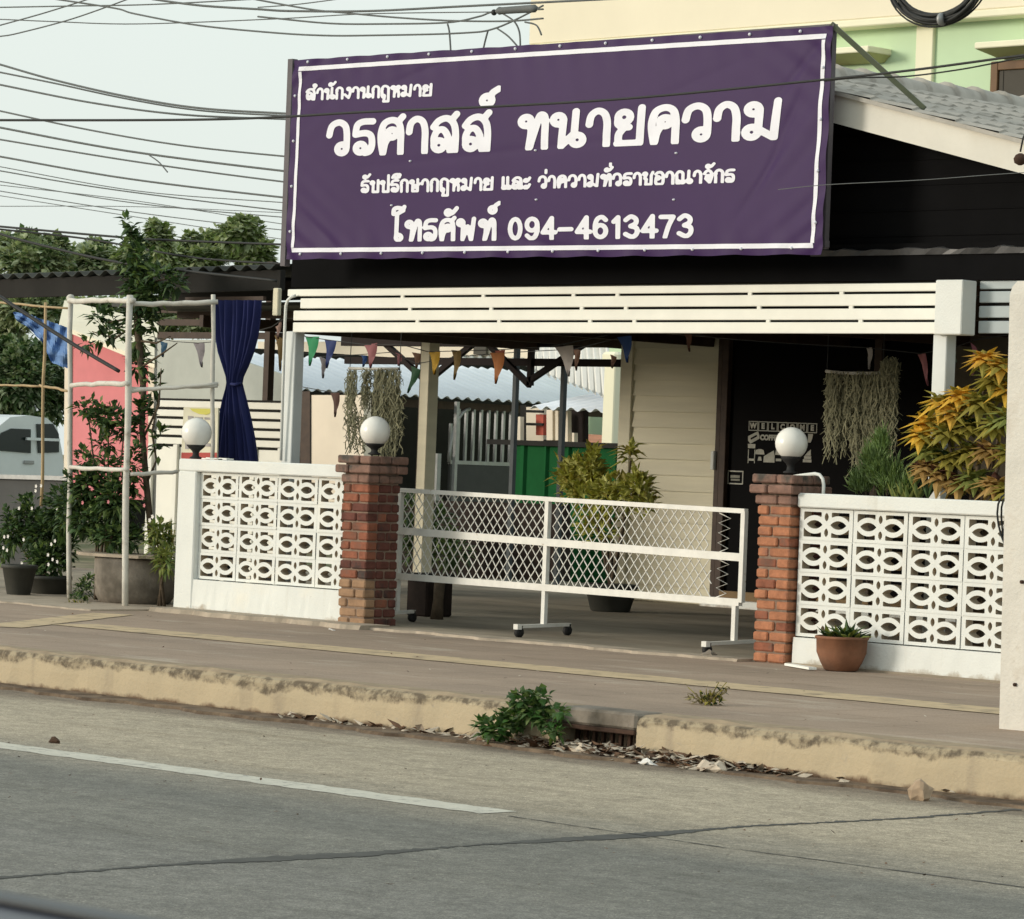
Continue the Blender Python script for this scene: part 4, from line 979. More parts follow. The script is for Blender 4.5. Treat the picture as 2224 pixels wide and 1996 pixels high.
nb = thing('neighbour_house', 'low house with pale blue corrugated roof and cream wall seen through the carport', 'house', (-15.5, 16, -.03))
RXn = -15.7; rdz = (at(728, 766, X=RXn).z+at(1120, 818, X=RXn).z)/2
tin('roof', (EX, 12.7, ez), (EX, 21.6, ez), (RXn, 12.7, rdz), MT['bluetin'], nb)
tin('roof_sheet', (EX+.02, 12.75, ez+.13), (EX+.02, 13.6, ez+.13), (-15.2, 12.75, ez+.13+(rdz-ez)*.7), MT['bluetin'], nb)
p, q = at(676, 930, X=-14.5).y, at(775, 930, X=-14.5).y
wallpoly('wall', [(676, 858), (790, 858), (790, 1090), (676, 1090)], 12.62, .12, MT['cwall'], nb)
b = MB(); b.hexa([*[at(x, 1090, Y=y) for x, y in ((652, 12.6), (673, 12.6), (673, 12.75), (652, 12.75))], *[at(x, 850, Y=y) for x, y in ((652, 12.6), (673, 12.6), (673, 12.75), (652, 12.75))]]); b.bar((-14.25, 12.7, 1.90), (-14.25, 21.6, 1.90), .08, .1); b.build('timber_post', MT['darkwood'], nb)
b = MB(); b.box(-17.3, -17.2, 13.5, 21.6, -.03, 2.6); b.box(-17.2, -14.6, 15.35, 15.42, -.03, 1.9); b.build('dark_backdrop', MT['dkinterior'], nb)  # near-black backdrop, its colour stands in for the dim interior
# barred metal gate in front of it
def gY(px): return at(px, 950, X=-14.2).y
def gZ(px, py): return at(px, py, X=-14.2).z
ng = thing('barred_gate', 'grey barred metal gate with a solid lower panel under the pale blue roof', 'gate', (-14.2, (gY(955)+gY(1110))/2, -.03))
y0, y1 = gY(978), gY(1108); zt, zm = gZ(1040, 890), gZ(1040, 1006)
b = MB()
for k in range(9):
    y = y0+(y1-y0)*k/8; b.bar((-14.2, y, zm), (-14.2, y, zt-.25*(abs(k-4)/4)**2*0-(.2 if k < 1 else 0)), .035, .035)
arc = [(-14.2, y0+(y1-y0)*.45*math.sin(t_*math.pi/16), zt-.55+.55*(1-math.cos(t_*math.pi/16))*0+.55*math.sin(t_*math.pi/16)) for t_ in range(9)]
arc = [(-14.19, y0-.02+.35*(1-math.cos(i*math.pi/16)), zm+(zt-zm)*math.sin(i*math.pi/16)) for i in range(9)]
b.tube(arc, .025, 6); b.build('bars', MT['greysteel'], ng)
b = MB(); b.bar((-14.2, y0, zm), (-14.2, y1+.05, zm), .05, .05); b.build('middle_rail', MT['greysteel'], ng)
b = MB(); b.box(-14.22, -14.18, y0, y1, .1, zm-.03); b.build('panel', MT['dkfence'], ng)
b = MB(); p = at(950, 1000, X=-14.1); b.bar((-14.1, p.y, -.03), (-14.1, p.y, gZ(950, 985)), .07, .07); p = at(990, 950, X=-14.0); b.bar((-14.0, p.y, -.03), (-14.0, p.y, 1.95), .05, .05); b.build('gate_post', MT['greysteel'], ng)
# green sheet fence
gf = thing('green_sheet_fence', 'dark green profiled metal sheet fence behind the potted shrub', 'fence', at(1225, 1150, Y=9))
A, Bq = at(1110, 963, Y=9.0), at(1350, 972, Y=9.0); b = MB(); n = 64; vs = []
for i in range(n+1):
    x = A.x+(Bq.x-A.x)*i/n; ph = (x/.32) % 1; o = .03 if ph < .18 else 0
    vs += [(x, 9.0-o, -.03), (x, 9.0-o, A.z)]
b.add(vs, [(2*i, 2*i+2, 2*i+3, 2*i+1) for i in range(n)]); b.build('sheet', MT['greensheet'], gf)
b = MB(); b.bar((A.x-.3, 8.98, A.z+.01), (Bq.x, 8.98, A.z+.01), .06, .05); b.build('top_rail', MT['dkinterior'], gf)
# open shed beyond the fence
sh = thing('open_shed', 'dark open shed with pale posts, a red panel and cream boards above the green fence', 'shed', at(1230, 1000, Y=12.5))
def pbox(name, x0, x1, y0, y1, Y, m, par=sh, th=.06):
    return wallpoly(name, [(x0, y0), (x1, y0), (x1, y1), (x0, y1)], Y, th, m, par)
pbox('boards', 1143, 1180, 884, 962, 12.6, MT['cwall']); pbox('red_panel', 1164, 1180, 900, 945, 12.5, MT['redbox'])
b = MB()
for y in (893, 921): p, q = at(1140, y, Y=12.45), at(1180, y+1, Y=12.45); b.bar(p, q, .03, .03)
b.build('shelf', MT['dkinterior'], sh)
for x0, x1, y0, y1 in ((1187, 1200, 890, 956), (1206, 1212, 892, 956), (1225, 1233, 892, 968), (1242, 1247, 940, 968), (1122, 1130, 905, 965)): pbox('post', x0, x1, y0, y1, 12.3, MT['cwall'])
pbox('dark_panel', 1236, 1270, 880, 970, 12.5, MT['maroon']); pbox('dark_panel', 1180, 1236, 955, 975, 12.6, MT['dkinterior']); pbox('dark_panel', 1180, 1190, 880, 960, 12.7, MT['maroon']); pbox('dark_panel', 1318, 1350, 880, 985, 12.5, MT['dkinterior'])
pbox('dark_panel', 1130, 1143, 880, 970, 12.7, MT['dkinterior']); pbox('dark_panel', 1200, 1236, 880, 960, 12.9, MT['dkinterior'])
A = at(1150, 884, Y=11.9); Bq = at(1356, 894, Y=11.9); tin('roof', Bq, A, Bq+Vector((0, 1.2, .22)), MT['bluetin'], sh)
tree('background_bush', 'small green bush glimpsed through the open shed behind the green fence', 'bush', [(1294, 915, 28, 26, 0), (1285, 945, 22, 20, 0)], 55, [LG['mid'], LG['light'], LG['hazy']], .12, .08, 2500)
o_ = thing('orange_roofed_hut', 'orange tile roofed hut seen low through the open shed', 'hut', at(1292, 1000, D=48))
b = MB(); p, q = at(1262, 942, D=48), at(1330, 946, D=48); p2, q2 = at(1262, 966, D=46), at(1330, 970, D=46); b.hexa([p2, q2, q2+Vector((0, 0, -.05)), p2+Vector((0, 0, -.05)), p, q, q+Vector((0, .1, -.05)), p+Vector((0, .1, -.05))]); b.build('roof', MT['orangetile'], o_)
wallpoly('wall', [(1265, 966), (1328, 968), (1328, 1010), (1265, 1008)], at(1292, 966, D=46).y+.1, .1, MT['cwall'], o_)
# further houses beyond the tin roof
fh = thing('background_house', 'cream house with grey tin eaves rising beyond the pale blue roof', 'house', at(900, 1000, Y=24))
wallpoly('wall', [(560, 742), (1330, 742), (1330, 1000), (560, 1000)], 24, .3, MT['cwall'], fh)
A = at(985, 800, Y=21); Bq = at(1165, 812, Y=21); C_ = at(985, 770, Y=24); tin('tin_roof', A, Bq, C_, MT['greytin'], fh)
wallpoly('eaves_board', [(1010, 786), (1160, 790), (1160, 812), (1010, 806)], 20.9, .05, MT['greytin'], fh)
wallpoly('window', [(1028, 752), (1055, 752), (1055, 770), (1028, 770)], 23.9, .05, MT['curtainglass'], fh)
wr = thing('white_tin_roof', 'white corrugated roof sheets sloping beside the white downpipe', 'roof', at(1260, 1000, Y=14))
A = at(1150, 800, Y=13); Bq = at(1332, 868, Y=11)
tin('sheet', Bq, A, Bq+(at(1322, 752, Y=12.6)-Bq), mat('white_tin', (.72, .71, .66), .5, .05, 3), wr, .3, .03)
dp = thing('downpipe', 'thick white downpipe with a hopper head against the clapboard corner', 'pipe', at(1338, 870, Y=10.5))
p = at(1340, 790, Y=10.5); q = at(1333, 885, Y=10.5); b = MB(); b.bbox(p.x-.09, p.x+.07, 10.4, 10.56, -.03, p.z, .01); b.build('pipe', MT['ivory'], dp)
b = MB(); b.bbox(p.x-.11, p.x+.12, 10.36, 10.6, p.z+.002, p.z+.12, .03); b.build('hopper', MT['ivory'], dp)
# ------------------------------------------------------------------ left side: shed roof, pink house, slat fence, tarp, pickup
sr = thing('lean_to', 'dark corrugated lean-to roof left of the banner over the curtain and trellis', 'roof', (-2.5, 3, 0))
A = at(-60, 602, Y=1.0); Bq = at(602, 578, Y=1.0)
tin('roof', A, Bq, A+Vector((0, 4.5, .25)), MT['dktin'], sr, .17, .02)
for dy, dz, hh in ((.06, -.10, .15), (2.0, -.02, .16), (4.2, .1, .12)): b = MB(); b.bar(A+Vector((0, dy, dz)), Bq+Vector((0, dy, dz)), .05, hh); b.build('beam', MT['dkinterior'], sr)
b = MB()
for px, py in ((345, 700), (345, 728)): b.bar(at(px, py, Y=5.0), at(620, py+2, Y=5.0), .04, .06)
b.bar(at(340, 665, Y=4.5), at(470, 668, Y=4.5), .05, .12); b.build('rail', MT['darkwood'], sr)
for px in (590,):
    p = at(px, 640, Y=4.9); b = MB(); b.bar((p.x, 4.9, 0), (p.x, 4.9, p.z+.3), .07, .07); b.build('post', MT['darkwood'], sr)
b = MB(); p, q = at(590, 626, Y=.8), at(612, 680, Y=.8); b.bbox(at(600, 650, Y=.8).x-.02, at(606, 650, Y=.8).x+.01, .78, .82, q.z-.02, p.z, .006); b.build('bracket', MT['clap'], sr)
ph = thing('pink_house', 'pink walled house with cream sheet roof behind the whitewashed trellis', 'house', at(235, 1075, Y=9))
wallpoly('wall', [(153, 706), (325, 776), (325, 1085), (150, 1085)], 9, .2, MT['pink'], ph)
wallpoly('corner_trim', [(141, 720), (152.8, 720), (150, 1085), (138, 1085)], 8.97, .2, MT['cwall'], ph)
b = MB(); P = [at(128, 704, Y=8.6), at(338, 790, Y=8.6), at(345, 700, Y=9.35), at(140, 652, Y=9.35)]
b.add([*P, *[p-Vector((0, 0, .05)) for p in P]], [(0, 1, 2, 3), (7, 6, 5, 4), (0, 4, 5, 1), (1, 5, 6, 2), (2, 6, 7, 3), (3, 7, 4, 0)]); b.build('roof', MT['creamroof'], ph)
wallpoly('side_trim', [(322, 770), (334, 775), (334, 1085), (322, 1085)], 8.9, .1, MT['cwall'], ph)
sf = thing('slat_fence', 'cream horizontal slat fence behind the curtain and the yellow poster', 'fence', at(470, 1000, Y=3.5))
A = at(334, 900, Y=3.5).x; Bq = at(616, 900, Y=3.5).x; z0 = at(470, 872, Y=3.5).z; b = MB()
for k in range(5):
    z = z0-.081*k; b.bbox(A, Bq, 3.5, 3.52, z-.058, z, .004)
b.build('slats', MT['cream'], sf)
b = MB(); b.box(A, Bq, 3.53, 3.56, 0, z0+.02); b.build('backing', MT['dkinterior'], sf)
b = MB(); b.bbox(A, Bq, 3.5, 3.525, .3, z0-.081*5, .004)
for k in range(6): x = A+(Bq-A)*k/5; b.bbox(x-.03, x+.03, 3.47, 3.498, 0, z0-.081*5+.02, .004)
b.build('lower_panel', MT['cream'], sf)
ga = thing('canopy_sheet', 'grey green canopy sheet sloping above the cream slat fence', 'canopy', at(470, 1000, Y=8))
wallpoly('sheet', [(338, 738), (462, 738), (492, 772), (640, 822), (640, 915), (338, 866)], 8, .04, MT['greygreen'], ga)
tp = thing('blue_tarp', 'crumpled blue tarp hanging over the dark bush at far left', 'tarp', at(90, 740, Y=6))
top = [(28, 678), (60, 682), (95, 694), (125, 704), (150, 712)]; bot = [(36, 696), (62, 712), (92, 744), (112, 788), (150, 800)]
b = MB(); vs = []; NR_ = 12; NC_ = 32
for i in range(NC_+1):
    t_ = i/NC_*4; k = min(3, int(t_)); f_ = t_-k
    a = Vector(top[k]).lerp(Vector(top[k+1]), f_); c = Vector(bot[k]).lerp(Vector(bot[k+1]), f_)
    for j in range(NR_+1):
        g = a.lerp(c, j/NR_); p = at(g.x, g.y+random.uniform(-1.5, 1.5), Y=6+.03*math.sin(i*.9+j*.4)+.02*math.sin(j*1.3)); vs.append(p)
b.add(vs, [(i*(NR_+1)+j, (i+1)*(NR_+1)+j, (i+1)*(NR_+1)+j+1, i*(NR_+1)+j+1) for i in range(NC_) for j in range(NR_)]); b.build('sheet', MT['tarp'], tp)
# pickup parked beyond, side on
pk = thing('pickup_truck', 'silver blue double cab pickup parked at the far left edge', 'pickup', (-33.4, 22, -.03))
def cp(px, py): p = at(px, py, X=-33.4); return p.y, p.z
yF = cp(0, 950)[0]; sc_ = cp(100, 950)[0]-yF      # metres along the car for 100 px
def Yp(px): return yF+(px/100)*sc_
def Zp(py, px=60): return cp(px, py)[1]
prof = [(-330, 1175), (-330, 1060), (-150, 1030), (-60, 1010), (-5, 930), (20, 908), (60, 902), (100, 906), (124, 926), (136, 975), (142, 1010), (330, 1016), (330, 1175)]
b = MB(); n = len(prof); vs = []
for dx, ins in ((0, 0), (-1.7, 0)): vs += [(-33.4+dx, Yp(px), Zp(py)) for px, py in prof]
b.add(vs, [tuple(range(n))[::-1], tuple(range(n, 2*n))]+[(i, (i+1) % n, n+(i+1) % n, n+i) for i in range(n)]); b.build('body', MT['carpaint'], pk)
for pts in ([(-25, 980), (2, 942), (22, 932), (64, 932), (66, 984)], [(77, 920), (112, 918), (126, 940), (128, 980), (83, 983)]):
    b = MB(); Q = [(-33.37, Yp(x), Zp(y)) for x, y in pts]; b.add([*Q, *[(q[0]-.1, q[1], q[2]) for q in Q]], [tuple(range(5))[::-1]]+[(i, (i+1) % 5, 5+(i+1) % 5, 5+i) for i in range(5)]); b.build('side_window', MT['carglass'], pk)
b = MB(); b.bbox(-33.41, -33.36, Yp(53), Yp(74), Zp(1008), Zp(1000), .01); b.build('door_handle', MT['greysteel'], pk)
b = MB(); b.bar((-33.30, Yp(50), Zp(953)), (-33.30, Yp(122), Zp(953)), .05, .05); b.build('side_bar', MT['carpaint'], pk)
for px in (-210, 230):
    b = MB(); c = Vector((-33.45, Yp(px), .38)); b.tube([c-Vector((.12, 0, 0)), c+Vector((.12, 0, 0))], .38, 24); wv = b.build('wheel', MT['rubber'], pk)
df = thing('charcoal_screen', 'charcoal sheet screen in front of the pickup at the left edge', 'screen', at(40, 1250, Y=4))
wallpoly('sheet', [(-120, 1034), (140, 1040), (140, 1240), (-120, 1230)], 4, .05, MT['dkfence'], df)
b = MB(); b.bar(at(-120, 1032, Y=3.98), at(150, 1039, Y=3.98), .05, .04); b.build('top_rail', MT['greysteel'], df)
# ------------------------------------------------------------------ trellises
def wob(p, q, n=8, a=.006):
    return [Vector(p).lerp(Vector(q), i/n)+Vector((random.uniform(-a, a), random.uniform(-a, a), random.uniform(-a, a))) for i in range(n+1)]
tr = thing('trellis', 'whitewashed bamboo pole trellis left of the block wall', 'trellis', at(270, 1318, z=0))
def pole(x0, y0, x1, y1, Y, r, nm='pole', par=None, m=None, Y1=None, n=8):
    b = MB(); b.tube(wob(at(x0, y0, Y=Y), at(x1, y1, Y=Y1 if Y1 is not None else Y), n), [r*random.uniform(.92, 1.1) for _ in range(n+1)], 10); return b.build(nm, m or MT['whitebamboo'], par or tr)
pole(154, 640, 149, 1298, .25, .019); pole(281, 640, 270, 1320, -.05, .023); pole(463, 640, 460, 1010, .45, .016); pole(338, 735, 333, 1200, .6, .011)
pole(150, 654, 290, 652, .22, .021, 'rail', Y1=-.05); pole(156, 836, 278, 833, .22, .019, 'rail', Y1=-.07); pole(152, 1015, 275, 1020, .22, .016, 'rail', Y1=-.07)
pole(283, 661, 474, 656, -.03, .019, 'rail', Y1=.45); pole(284, 849, 474, 833, -.03, .014, 'rail', Y1=.45); pole(284, 844, 474, 839, .0, .012, 'rail', Y1=.45); pole(284, 1031, 384, 1025, -.03, .015, 'rail', Y1=.3)
b = MB(); p = at(153, 648, Y=.24); b.sphere(p, .032, 12); b.build('knot', MT['whitebamboo'], tr)
tb = thing('bamboo_frame', 'thin tan bamboo frame at far left in front of the blue tarp', 'trellis', at(92, 1100, Y=3))
for x0, y0, x1, y1, r in ((99, 658, 90, 1100, .014), (-60, 652, 150, 670, .010), (-60, 834, 88, 839, .010), (85, 838, 152, 849, .012)): pole(x0, y0, x1, y1, 3.0, r, 'cane', tb, MT['bamboo'])
# ------------------------------------------------------------------ curtain and poster
cu_ = thing('curtain', 'navy curtain tied at the middle hanging under the lean-to roof', 'curtain', at(510, 1000, Y=.9))
rows_ = [(652, 460, 569), (690, 463, 566), (730, 466, 560), (765, 474, 550), (795, 486, 538), (818, 495, 527), (832, 497, 524), (845, 494, 527), (870, 486, 533), (905, 478, 541), (950, 470, 550), (1000, 463, 557), (1030, 460, 560)]
b = MB(); vs = []; NC = 120; sub = []
for (y0, l0, r0), (y1, l1, r1) in zip(rows_[:-1], rows_[1:]):
    for k in range(5): f_ = k/5; sub.append((y0+(y1-y0)*f_, l0+(l1-l0)*f_, r0+(r1-r0)*f_))
sub.append(rows_[-1])
for (y, l, r) in sub:
    for i in range(NC+1):
        u = i/NC; e = (r-l)/109; ph = u*2*math.pi*8.5+.6*math.sin(u*9)
        p = at(l+(r-l)*u, y, Y=.9); p.y += .028*math.sin(ph)*(.35+.65*e)+.012*math.sin(u*31+y*.01)-.05*(1-e)*math.sin(math.pi*u); vs.append(p)
b.add(vs, [(j*(NC+1)+i, j*(NC+1)+i+1, (j+1)*(NC+1)+i+1, (j+1)*(NC+1)+i) for j in range(len(sub)-1) for i in range(NC)], 0, True); b.build('cloth', MT['navy'], cu_)
b = MB(); b.tube([at(496+28*i/12, 832+3*math.sin(math.pi*i/12), Y=.9-.065*math.sin(math.pi*i/12)) for i in range(13)], .012, 8); b.build('tie', MT['navy'], cu_)
b = MB(); b.bar(at(405, 650, Y=.93), at(575, 648, Y=.93), .03, .03); b.build('rail', MT['darkwood'], cu_)
po = thing('poster', 'yellow and white poster with red foot behind the left globe lamp', 'poster', at(430, 990, Y=.6))
def pq(name, pts, off, m, par): b = MB(); b.add([at(x, y, Y=.6-off) for x, y in pts], [tuple(range(len(pts)))]); return b.build(name, m, par)
wallpoly('sheet', [(399, 884), (474, 886), (471, 1000), (393, 1000)], .6, .012, MT['paper'], po)
pq('yellow_arc', [(412, 887), (466, 888), (460, 896), (448, 901), (432, 899), (418, 893)], .004, MT['yellow'], po)
pq('red_foot', [(394, 983), (471, 983), (471, 1000), (393, 1000)], .004, MT['red'], po)
for pts in ([(408, 903), (420, 904), (420, 912), (408, 911)], [(424, 905), (440, 906), (440, 910), (424, 909)], [(444, 906), (457, 907), (457, 912), (444, 911)], [(441, 962), (456, 963), (456, 970), (441, 969)], [(402, 960), (410, 960), (410, 975), (402, 975)]): pq('print_block', pts, .005, MT['greyprint'], po)
sc = thing('plastic_scrap', 'crumpled white plastic scrap on the left wall top beside the curtain', 'scrap', at(470, 996, Y=.1))
b = MB()
for k in range(6): p = at(448+9*k, 992+1.2*k, Y=.08); b.bbox(p.x-.02, p.x+.03, .05, .12, 1.109+.002*k, 1.118+.006*math.sin(k*2), .003)
b.build('plastic', MT['whitesmooth'], sc)
# ------------------------------------------------------------------ bunting
def flag(par, tl, tr_, tip, col, Y):
    b = MB(); A, Bq, C_ = at(*tl, Y=Y), at(*tr_, Y=Y), at(*tip, Y=Y); bow = random.uniform(-.008, .008)
    n = 6; vs = []
    for j in range(n+1):
        l = A.lerp(C_, j/n); r = Bq.lerp(C_, j/n)
        for k in range(4): q = l.lerp(r, k/3); q.y += bow*math.sin(math.pi*j/n)+.012*math.sin(k*2+j*.8); vs.append(q)
    b.add(vs, [(4*j+k, 4*j+k+1, 4*j+5+k, 4*j+4+k) for j in range(n) for k in range(3)], 0, True); return b.build('pennant', col, par)
FC = {}
def fcol(c):
    if c not in FC: FC[c] = mat('pennant_cloth', c, .6, .08, 12)
    return FC[c]
def bunting(label, Y, line, flags, loc):
    t = thing('bunting', label, 'bunting', at(*loc, Y=Y), 'strings of coloured pennants under the carport')
    b = MB(); b.tube([at(x, y, Y=Y) for x, y in line], .004, 4); b.build('string', MT['wire'], t)
    for tl, tr_, tip, c in flags: flag(t, tl, tr_, tip, fcol(c), Y)
gr, nv, gy, pk_, bl, br, dg, ye, ol, og, wh, pn = (.03, .26, .11), (.012, .03, .13), (.20, .19, .21), (.27, .10, .11), (.02, .07, .24), (.14, .07, .04), (.02, .08, .035), (.50, .30, .025), (.17, .11, .03), (.34, .12, .03), (.34, .31, .29), (.45, .17, .24)
bunting('string of pennants nearest the fascia, from the green one to the orange one', 1.0, [(655, 722), (663, 731), (710, 738), (790, 748), (870, 748), (930, 764), (1000, 762), (1080, 760), (1200, 752), (1320, 728)],
 [((663, 731), (694, 731), (673, 795), gr), ((705, 738), (732, 740), (710, 800), nv), ((791, 750), (820, 745), (805, 800), pk_), ((931, 764), (957, 764), (944, 814), ye), ((980, 760), (1002, 762), (987, 825), ol), ((1064, 766), (1097, 766), (1077, 834), og), ((1205, 754), (1245, 750), (1236, 818), wh), ((1340, 732), (1372, 729), (1363, 788), (.01, .045, .16))], (950, 760))
bunting('second string of pennants further in, with grey, blue and brown flags', 2.6, [(600, 745), (690, 775), (785, 770), (850, 765), (905, 790), (990, 775), (1120, 765), (1250, 758), (1340, 735)],
 [((693, 775), (709, 780), (702, 822), gy), ((783, 771), (797, 772), (789, 797), bl), ((858, 766), (873, 770), (866, 795), pk_), ((893, 795), (915, 803), (886, 854), dg), ((894, 765), (914, 768), (905, 800), br), ((1075, 762), (1098, 760), (1083, 800), (.25, .06, .03)), ((1245, 758), (1262, 760), (1252, 805), br), ((1325, 770), (1340, 775), (1330, 800), br)], (800, 800))
bunting('short string of three pale pennants behind the trellis by the curtain', 1.6, [(340, 735), (380, 742), (430, 745), (470, 742), (590, 710), (620, 690)],
 [((347, 741), (365, 745), (354, 776), (.01, .07, .14)), ((419, 744), (445, 745), (439, 798), gy), ((596, 728), (616, 735), (609, 806), ol), ((598, 710), (612, 698), (604, 736), (.36, .24, .2))], (450, 800))
bunting('string of pink pennants by the right post and the croton', 1.4, [(1480, 722), (1560, 735), (1700, 745), (1880, 755), (2000, 768), (2070, 755), (2120, 738), (2200, 725)],
 [((1487, 726), (1503, 726), (1498, 764), (.13, .06, .035)), ((1881, 754), (1895, 755), (1888, 802), wh), ((1993, 770), (2011, 768), (2016, 838), pk_), ((2065, 750), (2072, 752), (2077, 787), (.2, .26, .2)), ((2108, 744), (2134, 770), (2112, 816), pn)], (2000, 800))
b = MB(); b.box(0, 0, 0, 0, 0, 0)
fl = [((728, 857), (743, 857), (727, 907), br)]
bunting('single dark brown pennant hanging low in front of the cream wall', 4.2, [(655, 840), (720, 852), (760, 852)], [((717, 853), (738, 853), (728, 906), (.10, .05, .04))], (728, 900))
# ------------------------------------------------------------------ hanging moss
def moss(label, Y, barpts, cols, n):
    t = thing('hanging_moss', label, 'hanging plant', at(*barpts[0], Y=Y), 'curtains of grey moss hanging under the carport')
    b = MB(); b.tube([at(x, y, Y=Y) for x, y in barpts], .011, 8); b.build('hanger_bar', MT['whitebamboo'], t)
    b = MB()
    for (x, y) in (barpts[0], barpts[-1]): b.tube([at(x+2, y, Y=Y), at(x+6, 722, Y=Y)], .003, 4)
    b.build('hanger_wire', MT['wire'], t)
    b = MB()
    for (x0, x1, yt, yb, k) in cols:
        for _ in range(int(k*n)):
            x = random.uniform(x0, x1); e = yt+(yb-yt)*random.uniform(.45, 1.0); N = 12; pts = []; a0 = random.uniform(0, 6)
            p0 = at(x, yt+random.uniform(-2, 8), Y=Y+random.uniform(-.05, .05)); s = ppm(p0)
            for i in range(N+1):
                pts.append(p0+Vector((.014*math.sin(a0+i*1.9)+random.uniform(-.012, .012), .014*math.cos(a0*2+i*1.7)+random.uniform(-.012, .012), -(e-yt)/s*i/N)))
            b.tube(pts, [random.uniform(.0025, .0055) for _ in pts], 3, 0, False)
            for i in range(1, N, 1):
                q = pts[i]+Vector((random.uniform(-.03, .03), random.uniform(-.02, .02), random.uniform(-.05, .01)))
                b.tube([pts[i], q], [.003, .0015], 3, 0, False)
    b.build('strands', MT['moss'], t)
moss('wide curtain of grey moss with a white bar, in front of the black glass', 2.0, [(1794, 806), (1830, 810), (1870, 811), (1915, 810)], [(1797, 1830, 808, 1005, .75), (1832, 1850, 808, 1000, .35), (1852, 1882, 808, 1050, .9), (1884, 1912, 808, 1040, .8), (1916, 1952, 785, 1010, 1.6), (1925, 1948, 775, 900, .5)], 62)
moss('ragged curtain of greenish moss hanging behind the dark brick pillar', 1.5, [(758, 800), (800, 801), (866, 801)], [(755, 775, 801, 985, .5), (790, 806, 801, 900, .4), (815, 868, 801, 1010, 2.0), (770, 800, 900, 990, .3), (862, 880, 860, 985, .15)], 55)
# ------------------------------------------------------------------ potted plants and shrubs
def pot(c, r0, r1, h, m, t, name='pot', rim=.02):
    b = MB(); b.lathe(c, [(r0*.9, 0), (r0, .01), (r1, h-.03), (r1+rim*.6, h-.028), (r1+rim*.6, h), (r1-.02, h), (r1-.03, h-.04), (1e-5, h-.04)], 28); o = b.build(name, m, t)
    b = MB(); b.lathe(c, [(r1-.035, h-.038), (1e-5, h-.03)], 16); b.build('soil', MT['soil'], t); return o
# shrub in the carport
c = at(1325, 1328, z=.012); t = thing('potted_shrub', 'yellow green leafy shrub in a dark pot behind the rolling gate', 'plant', c)
pot(c, .16, .21, .22, MT['darkpot'], t)
b = MB()
for x, y, rx, ry, n in ((1240, 1030, 42, 36, 170), (1285, 1015, 38, 38, 160), (1270, 1070, 75, 50, 300), (1330, 1080, 60, 50, 220), (1380, 1060, 45, 40, 170), (1400, 1095, 35, 35, 90), (1300, 1150, 60, 50, 140), (1368, 985, 10, 14, 16), (1288, 985, 16, 18, 20)): pxclump(b, x, y, rx, ry, int(n*.95), .12, .05, Y=c.y, upb=.7, hollow=.2)
b.build('foliage', [LG['porch'], LG['porchl'], LG['olive']], t)
b = MB()
for k in range(16): a = 2*math.pi*k/16; b.leaf(at(1368, 1000+random.uniform(-25, 10), Y=c.y), Vector((math.cos(a), math.sin(a), random.uniform(-.1, .8))), Vector((0, 0, 1)), .2, .045, k % 2, .3)
b.build('crown_tuft', [LG['olive'], LG['porch']], t)
b = MB()
for x, y in ((1270, 1040), (1320, 1060), (1370, 1000), (1300, 1100)): b.tube([c+Vector((0, 0, .2)), at((x+1325)/2+6, (y+1290)/2, Y=c.y), at(x, y, Y=c.y)], [.02, .014, .008], 6)
b.build('stem', MT['bark'], t)
# dark clutter at the back of the carport
t = thing('low_planter_wall', 'low dark brown planter wall at the back of the carport seen through the gate mesh', 'wall', at(1030, 1240, Y=7.8))
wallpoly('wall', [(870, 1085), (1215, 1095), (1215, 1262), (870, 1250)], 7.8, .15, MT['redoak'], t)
t = thing('shaded_shrub', 'shaded green shrub behind the left half of the gate mesh', 'shrub', at(930, 1200, Y=7.2)); b = MB()
for x, y, rx, ry, n in ((915, 1180, 55, 55, 240), (980, 1200, 50, 40, 160), (900, 1110, 40, 40, 110), (950, 1130, 40, 35, 90)): pxclump(b, x, y, rx, ry, n, .14, .05, Y=7.2)
b.build('foliage', NR, t)
c = at(905, 1338, z=.012); t = thing('dark_crate', 'dark box standing behind the left leg of the rolling gate', 'box', c); s = ppm(c)
b = MB(); b.bbox(c.x-.10, c.x+.12, c.y-.02, c.y+.25, .012, .30, .012); b.build('case', MT['redoak'], t)
b = MB(); b.bbox(c.x-.11, c.x+.13, c.y-.03, c.y+.26, .301, .33, .008); b.build('lid', MT['dkinterior'], t)
c = at(948, 1345, z=.012); t = thing('wooden_stump', 'weathered brown timber stump beside the dark box under the gate', 'stump', c)
b = MB(); b.tube([c, c+Vector((.01, 0, .15)), c+Vector((.0, .02, .33))], [.05, .038, .045], 9); b.build('log', MT['bark'], t)
